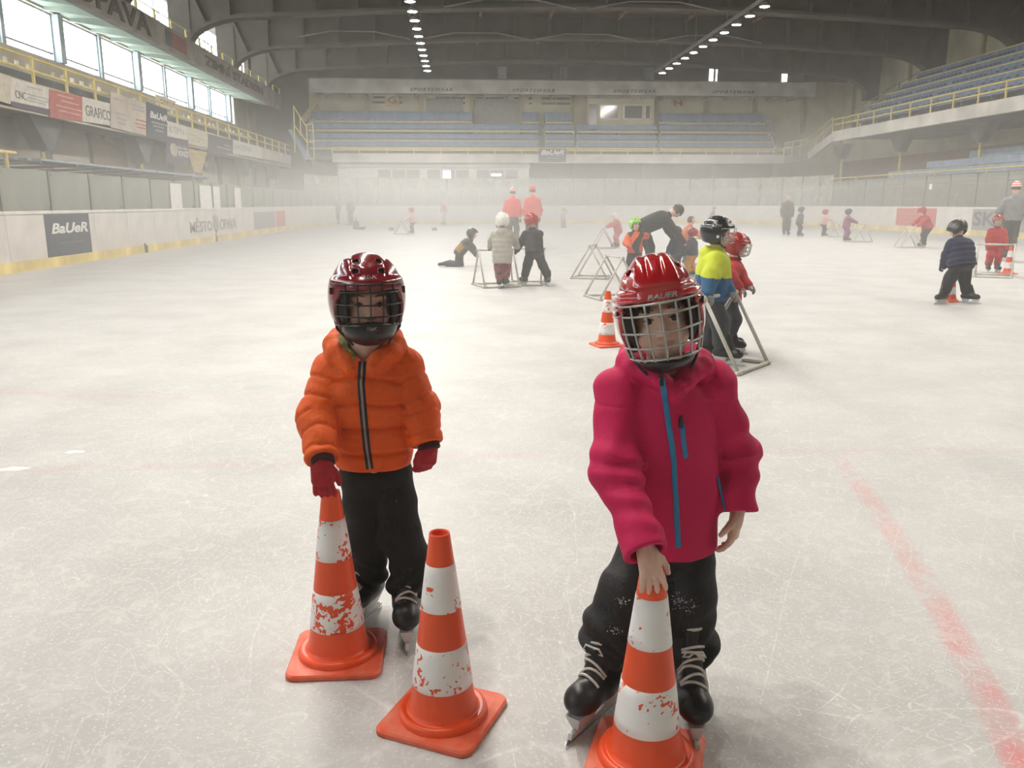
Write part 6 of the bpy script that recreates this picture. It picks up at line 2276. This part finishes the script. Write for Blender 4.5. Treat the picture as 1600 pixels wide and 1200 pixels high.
    # skates
    for i in range(2):
        td = toes[i] if toes else F + S * (0.12 if i == 0 else -0.12)
        if seat:
            z = an[i][2]
            f_ = lambda P: smin(rc(P, an[i] - td * 0.0, an[i] + td * 0.14 * sk, 0.042 * sk, 0.036 * sk), rc(P, an[i], kn[i] * 0.2 + an[i] * 0.8, 0.045 * sk, 0.045 * sk), 0.02)
            lo, hi = bounds([an[i], an[i] + td * 0.18 * sk, kn[i] * 0.2 + an[i] * 0.8], 0.07 * sk)
            bt = solid('skate', f_, lo, hi, min(h, 0.010), c_boot, per, base)
            q = an[i] - base + td * 0.06 * sk
            n_ = nrm(np.cross(td, S))
            MB().tube(Vector(q + n_ * 0.06 * sk - td * 0.12 * sk), Vector(q + n_ * 0.06 * sk + td * 0.13 * sk), 0.006, 6).build('blade', c_bladest, bt)
        else:
            skate_parts(per, base, an[i], td, sk, detail=False, h=min(h, 0.010) * 0.8)
    return per


# ------------------------------------------------------------------ skating aids (triangular tube frames)
m_tube = mat('grey_aid_tube', (0.55, 0.52, 0.46), 0.45, var=0.1, scale=8)
m_joint = mat('worn_aid_joint', (0.58, 0.53, 0.44), 0.6)
AID_W, AID_D, AID_H = 0.60, 0.66, 0.60
_aid = None


def aid(label, loc, ang, s=1.0):
    """Tube frame: two triangles joined by a handle and two floor bars. ang: direction of the handle."""
    global _aid
    if _aid is None:
        a, d, hh, r = AID_W / 2, AID_D / 2, AID_H, 0.0165
        bars = {'handle': [((-a, 0, hh), (a, 0, hh))], 'floor_bar': [((-a, -d, r), (a, -d, r)), ((-a, d, r), (a, d, r))],
                'side_bar': [((-a, -d, r), (-a, d, r)), ((a, -d, r), (a, d, r))],
                'leg': [((-a, -d, r), (-a, 0, hh)), ((-a, d, r), (-a, 0, hh)), ((a, -d, r), (a, 0, hh)), ((a, d, r), (a, 0, hh))]}
        _aid = [(n, MB().tube(p, q, r, 8).mesh(n, m_tube, True)) for n, L in bars.items() for p, q in L]
        js = [(sx * a, sy * d, r) for sx in (-1, 1) for sy in (-1, 1)] + [(-a, 0, hh), (a, 0, hh)]
        for x, y, z in js:
            _aid.append(('joint', MB().tube((x - 0.03, y, z), (x + 0.03, y, z), 0.0215, 8).mesh('joint', m_joint, True)))
    t = tag(empty('skating_aid', (loc[0], loc[1], 0.0), ang), label, 'skating aid', 'tubular skating aids on the ice')
    t.scale = (s,) * 3
    for n, me in _aid:
        link(n, me, t)
    return t


K = {n: col(n, c) for n, c in dict(lime=(0.52, 0.58, 0.02), blue=(0.02, 0.10, 0.22), slate=(0.045, 0.05, 0.058), red=(0.42, 0.018, 0.022), navy=(0.012, 0.016, 0.05), ink=(0.014, 0.014, 0.018),
     coral=(0.66, 0.06, 0.045), stone=(0.40, 0.37, 0.32), taupe=(0.06, 0.052, 0.045), orange=(0.62, 0.13, 0.02), neon=(0.72, 0.10, 0.02), rose=(0.48, 0.10, 0.11), amber=(0.62, 0.26, 0.03), plum=(0.22, 0.05, 0.13),
     grey=(0.20, 0.20, 0.205), mustard=(0.40, 0.22, 0.05), pinkw=(0.6, 0.36, 0.33), denim=(0.06, 0.09, 0.15), petrol=(0.05, 0.09, 0.14), glovegrey=(0.22, 0.215, 0.21), floral=(0.10, 0.03, 0.035)).items()}
HL = {n: mat('helmet_' + n, c, 0.22, var=0.05, coat=0.6) for n, c in dict(black=(0.012, 0.013, 0.018), red=(0.34, 0.012, 0.012), white=(0.72, 0.70, 0.66), lime=(0.25, 0.62, 0.04), navy=(0.02, 0.025, 0.06), dark=(0.03, 0.028, 0.03)).items()}


def gz(px, py, z=0.0):
    p = at_z(px, py, z)
    return (p.x, p.y)


# pair at the near grey aid
aid('grey tubular aid held by the child in lime and blue', (2.165, 6.815), math.radians(47.8))
figure('child in a lime and blue jacket and black helmet pushing a tubular aid', (2.13, 6.95), 1.27, (0.96, -0.22), [K['lime'], K['blue']], K['slate'], ('helmet', HL['black']), lean=0.10,
       bulk=1.22, hands=((0.33, -0.06, 0.63), (0.06, 0.14, 0.63)), feet=((0.08, 0.10), (-0.06, -0.04)), headturn=0.1, cage_m=c_wireg, glove=K['glovegrey'], h=0.009,
       two_tone=lambda C, pel, T, tl, S, TF: ((C - pel) @ T < tl * 0.46).astype(int), hood=True, logo='CCM', toes=[nrm((0.8, -0.6, 0)), nrm((0.95, -0.3, 0))])
figure('child in a red jacket and red caged helmet behind the lime jacket', (2.44, 7.42), 1.12, (0.97, -0.22), K['red'], K['slate'], ('helmet', HL['red']), lean=0.12,
       hands=((0.33, 0.05, 0.63), (0.18, 0.18, 0.60)), cage_m=c_wireg, glove=K['glovegrey'], h=0.010, headpitch=0.15)
make_cone('orange cone half hidden behind the pink child', (1.40, 7.86, 0), 0.3, (0.04, 0.06), 12.0)

# empty aids in the middle
aid('empty tubular aid standing on the ice beside the kneeling adult group', (2.42, 15.3), math.radians(70))
aid('empty tubular aid just behind the helmet of the child in pink', (2.21, 11.97), math.radians(-77.6))

# child bending in navy, cone behind the legs
figure('child in a navy padded jacket seen from behind, legs apart over a cone', (6.80, 10.98), 1.19, (-0.15, 1), K['navy'], K['ink'], ('helmet', HL['dark']), lean=0.34, hands=((0.16, 0.16, 0.42), (-0.12, 0.20, 0.42)),
       feet=((0.17, 0.02), (-0.17, 0.03)), headturn=-0.5, headpitch=0.5, bulk=1.3, puffy=0.8, h=0.010, glove=K['ink'], toes=[nrm((0.6, -0.7, 0)), nrm((-0.85, -0.4, 0))])
make_cone('orange cone between the legs of the child in navy', (6.86, 11.22, 0), 0.2, (0.08, 0.12), 15.0, 0.9)

# group at the edge: red suit, grey adult, partly seen child and aid
figure('child in a red snowsuit and red caged helmet facing the camera', (10.62, 16.05), 1.16, (-0.35, -1), K['red'], K['red'], ('helmet', HL['red']), lean=0.02, hands=((0.16, 0.10, 0.50), (-0.16, 0.10, 0.52)), cage_m=c_wireg, glove=K['red'], h=0.011, feet=((0.09, 0.03), (-0.08, -0.02)))
make_cone('orange cone beside the child in the red snowsuit', (10.68, 15.65, 0), 0.5, (0.03, 0.05), 18.0)
figure('adult in a grey jacket and striped orange cap seen from behind', (13.05, 19.2), 1.90, (0.35, 1), K['grey'], K['taupe'], ('beanie', [K['coral'], m_offw]), adult=True, lean=0.05, hands=((0.2, 0.22, 1.05), (-0.22, 0.22, 1.02)), h=0.013, hood=True)
aid('tubular aid held by a red-gloved hand at the picture edge', (10.02, 15.1), math.radians(-34))
figure('child in a blue jacket with red gloves cut off by the picture edge', (10.78, 14.75), 1.15, (-0.9, 0.3), K['blue'], K['ink'], ('helmet', HL['navy']), lean=0.16, hands=((0.06, 0.42, 0.61), (-0.12, 0.40, 0.61)), glove=K['red'], h=0.012, feet=((0.1, 0.02), (-0.05, -0.05)))

# pair from behind with aids, crawling child
aid('tubular aid in front of the child in the stone coat', (0.57, 13.86), math.radians(16))
aid('tubular aid in front of the child in black overalls', (1.10, 14.18), math.radians(-14))
figure('child in a stone coloured long coat and white helmet seen from behind', (0.66, 13.48), 1.24, (0.15, 1), K['stone'], mat('floral_leggings', (0.45, 0.10, 0.11), 0.85, col2=(0.03, 0.025, 0.03), scale=24, detail=2), ('helmet', HL['white']), lean=0.06, headturn=-0.25,
       hands=((0.24, 0.30, 0.62), (-0.24, 0.28, 0.62)), long_coat=0.13, h=0.011, feet=((0.045, 0.02), (-0.045, -0.06)), glove=K['ink'], hood=True, puffy=0.5)
figure('child in black overalls and red helmet leaning over an aid', (1.20, 13.85), 1.24, (-0.25, 1), K['ink'], K['ink'], ('helmet', HL['red']), lean=0.32, headpitch=0.3, hands=((0.10, 0.36, 0.60), (-0.22, 0.24, 0.58)), h=0.011, feet=((0.20, -0.16), (-0.13, 0.06)), glove=K['ink'])
figure('child in brown and mustard crawling on the ice', (0.12, 18.25), 1.15, (1, -0.12), [K['taupe'], K['mustard']], K['slate'], ('helmet', HL['dark']), lean=0.78, headpitch=0.05, hip=(0, -0.16, 0.33), hands=((0.15, 0.33, 0.07), (-0.12, 0.36, 0.07)),
       feet=((0.09, -0.46), (-0.09, -0.42)), seat=0.075, leg_len=0.265, knee_hint=(0.35, 0, -1), h=0.013, toes=[nrm((-1, 0.1, -0.15)), nrm((-1, 0.1, -0.15))], glove=K['taupe'], two_tone=lambda C, pel, T, tl, S, TF: (((C - pel) @ T < tl * 0.5) & ((C - pel) @ TF < 0.02)).astype(int))

# adults in coral
for lb, px, fx, dx, hd in (('adult in a coral jacket and white banded bobble cap seen from behind', 801, (0.25, 1), -0.02, ('beanie', [K['coral'], m_offw], m_offw)), ('adult in a coral jacket and red cap, arm hanging beside grey trousers', 832, (-0.15, 1), 0.0, ('beanie', K['coral']))):
    p = gz(px, 387)
    figure(lb, p, 1.93 if px > 810 else 1.88, fx, K['coral'], K['taupe'], hd, adult=True, lean=0.04, h=0.015, glove=K['ink'], feet=((0.12, 0.05), (-0.12, -0.05)))

# group behind the pink child's helmet
figure('bending adult in black leaning down over the children', (3.42, 15.0), 1.80, (0.95, 0.1), K['ink'], K['ink'], ('beanie', K['taupe']), adult=True, lean=1.15, headpitch=1.1, hands=((0.15, 0.62, 0.62), (-0.15, 0.60, 0.60)), h=0.013, feet=((0.14, 0.0), (-0.14, 0.1)))
figure('child in a camouflage orange jacket and lime helmet', (3.12, 14.9), 1.13, (-0.25, -1), [K['neon'], K['ink']], K['ink'], ('helmet', HL['lime']), lean=0.10, headturn=-0.5, hands=((0.10, 0.22, 0.62), (-0.20, 0.08, 0.80)), h=0.011, glove=K['neon'],
       two_tone=lambda C, pel, T, tl, S, TF: (waves(C, 77, 26, 5) > 0.12).astype(int), hood=False)
figure('child in an orange-red jacket behind the black helmet, arm on an aid', (4.98, 18.3), 1.16, (0.9, -0.4), K['orange'], K['slate'], ('hair', c_hair), lean=0.3, hands=((0.12, 0.40, 0.62), (-0.12, 0.42, 0.62)), h=0.014)
aid('tubular aid under the arm of the orange-red jacket', (5.28, 18.15), math.radians(-10))
figure('small child in navy with a black helmet turned away', (3.95, 15.15), 0.97, (-0.5, 0.85), K['navy'], K['ink'], ('helmet', HL['black']), lean=0.12, h=0.012, hands=((0.16, 0.12, 0.42), (-0.16, 0.10, 0.40)), cage_m=c_wireg, glove=K['ink'])
figure('small child in amber trousers with a red caged helmet', (4.27, 15.25), 0.94, (-0.75, 0.65), K['slate'], K['amber'], ('helmet', HL['red']), lean=0.10, h=0.012, hands=((0.10, 0.18, 0.42), (-0.18, 0.12, 0.42)), cage_m=c_wireg, glove=K['ink'])
figure('child in a rose snowsuit and white helmet pushing an aid', (4.80, 25.6), 1.13, (-1, -0.1), K['rose'], K['rose'], ('helmet', HL['white']), lean=0.28, hands=((0.12, 0.42, 0.60), (-0.12, 0.44, 0.60)), h=0.017)
aid('tubular aid held by the child in the rose snowsuit', (4.36, 25.5), math.radians(86))

# far side
figure('far adult in a dark coat standing beside a child in dark clothes', (13.7, 34.7), 1.80, (-0.2, -1), K['taupe'], K['taupe'], ('hair', c_hair), adult=True, lean=0.02, h=0.02, long_coat=0.1)
figure('far child in dark clothes beside the tall dark adult', (13.98, 34.0), 1.25, (1, -0.2), K['slate'], K['ink'], ('helmet', HL['dark']), lean=0.15, h=0.02)
figure('far child in a pale pink jacket and red helmet holding an aid', (14.97, 33.9), 1.14, (1, -0.2), K['pinkw'], K['ink'], ('helmet', HL['red']), lean=0.12, hands=((0.1, 0.42, 0.62), (-0.1, 0.42, 0.62)), h=0.02)
aid('tubular aid held by the far child in pale pink', (15.42, 33.85), math.radians(90))
figure('far child in a plum jacket and dark helmet pushing an aid', (13.82, 29.4), 1.20, (1, -0.15), K['plum'], K['plum'], ('helmet', HL['dark']), lean=0.14, hands=((0.1, 0.44, 0.62), (-0.1, 0.46, 0.62)), h=0.019)
aid('tubular aid pushed by the far child in plum', (14.30, 29.35), math.radians(88), 1.05)
figure('child in a red jacket bending over an aid near the red advert', (14.45, 25.35), 1.36, (-1, -0.25), K['red'], K['ink'], ('helmet', HL['red']), lean=0.55, headpitch=0.5, hands=((0.12, 0.50, 0.66), (-0.10, 0.48, 0.62)), h=0.016, feet=((0.12, -0.12), (-0.12, 0.18)))
aid('tubular aid under the hands of the bending child in red', (13.90, 25.25), math.radians(80))
figure('far child in a pink jacket pushing an aid beside a dark block', (-2.18, 38.0), 1.20, (-1, -0.2), K['pinkw'], K['slate'], ('helmet', HL['red']), lean=0.18, hands=((0.1, 0.42, 0.60), (-0.1, 0.42, 0.60)), h=0.021)
aid('tubular aid pushed by the far child in pink', (-2.66, 37.9), math.radians(86))
figure('far child in grey clothes raising an arm in the mist', (5.64, 46.3), 1.12, (0.5, -1), K['stone'], K['taupe'], ('helmet', HL['dark']), lean=0.1, hands=((0.2, 0.1, 0.5), (-0.18, 0.1, 1.0)), h=0.024)
figure('far child in petrol blue with a pink helmet in the mist', (gz(1112, 352)[0], gz(1112, 352)[1]), 1.2, (0.8, -0.5), K['petrol'], K['slate'], ('helmet', HL['red']), lean=0.4, headpitch=0.2, h=0.024)
p = gz(527, 352.5)
figure('faint tall adult in dark clothes at the far boards', p, 1.85, (0.4, -1), K['taupe'], K['slate'], ('hair', c_hair), adult=True, lean=0.02, h=0.026)
p = gz(549, 353)
figure('faint adult in grey clothes next to a child sitting on the ice', p, 1.82, (-0.4, -1), K['slate'], K['slate'], ('hair', c_hair), adult=True, lean=0.03, h=0.026)
p = gz(556, 360)
figure('faint child in dark clothes sitting on the far ice', p, 1.15, (1, -0.5), K['slate'], K['slate'], ('helmet', HL['white']), lean=0.15, hip=(0, 0, 0.14), feet=((0.1, 0.45), (-0.1, 0.42)), seat=0.09, h=0.024, toes=[nrm((0.6, -0.5, 0.6)), nrm((0.6, -0.5, 0.6))])
for px, Hh, lb, fx in ((583, 1.25, 'faint child in the far row, next to the seated child', (1, -0.3)), (594, 1.3, 'faint child in the far row with a raised hand', (-1, -0.5)), (610, 1.7, 'faint tall figure at the middle of the far row', (0.2, -1)), (624, 1.35, 'faint child at the end of the far row beside the pink skater', (0, -1))):
    p = gz(px, 350)
    figure(lb, p, Hh, fx, K['slate'], K['slate'], ('helmet', HL['dark']) if Hh < 1.5 else ('hair', c_hair), adult=Hh > 1.5, lean=0.08, h=0.027, hands=((0.1, 0.15, 0.9), None) if 'raised' in lb else None)
p = gz(695, 352)
figure('faint adult in a rose jacket leaning at the far boards', p, 1.75, (-0.8, -0.5), K['rose'], K['stone'], ('hair', c_hair), adult=True, lean=0.35, h=0.026)
p = gz(1031, 345)
figure('faint far child whose head shows above the bending adult', p, 1.25, (0.5, -1), K['slate'], K['slate'], ('helmet', HL['dark']), lean=0.06, h=0.026)
for px, lb in ((612, 'small dark block on the far ice beside the faint row of children'), (679, 'small dark block on the far ice beside the pink skater')):
    p = gz(px, 360.5)
    o = MB().box(-0.13, 0.13, -0.1, 0.1, 0.0, 0.13).box(-0.11, 0.11, -0.08, 0.08, 0.13, 0.16).build('marker_block', m_post, loc=(p[0], p[1], 0))
    tag(o, lb, 'block')

# ================================================================== MIST over the ice
def mist():
    layers = [(0.004, 2.2, 0.007, -8.9, 8.4, -15.3, 30.5), (0.004, 2.2, 0.034, 8.402, 66.9, -15.3, 5.6), (0.004, 2.2, 0.020, 8.402, 66.9, 5.602, 30.5), (2.202, 3.8, 0.011, 8.402, 66.9, -15.3, 15.0)]
    mb = MB()
    ms = []
    for k, (z0, z1, d, y0, y1, x0, x1) in enumerate(layers):
        mb.box(x0, x1, y0, y1, z0, z1, k)
        m = bpy.data.materials.new('mist_layer')
        m.use_nodes = True
        nt = m.node_tree
        nt.nodes.remove(nt.nodes['Principled BSDF'])
        v = nt.nodes.new('ShaderNodeVolumeScatter')
        v.inputs['Color'].default_value = (1.0, 0.98, 0.93, 1)
        v.inputs['Density'].default_value = d
        v.inputs['Anisotropy'].default_value = 0.1
        nt.links.new(v.outputs[0], nt.nodes['Material Output'].inputs['Volume'])
        ms.append(m)
    o = mb.build('mist', ms)
    o['kind'] = 'stuff'
    o['label'] = 'thin white mist hanging low over the ice'
    o['category'] = 'mist'


mist()
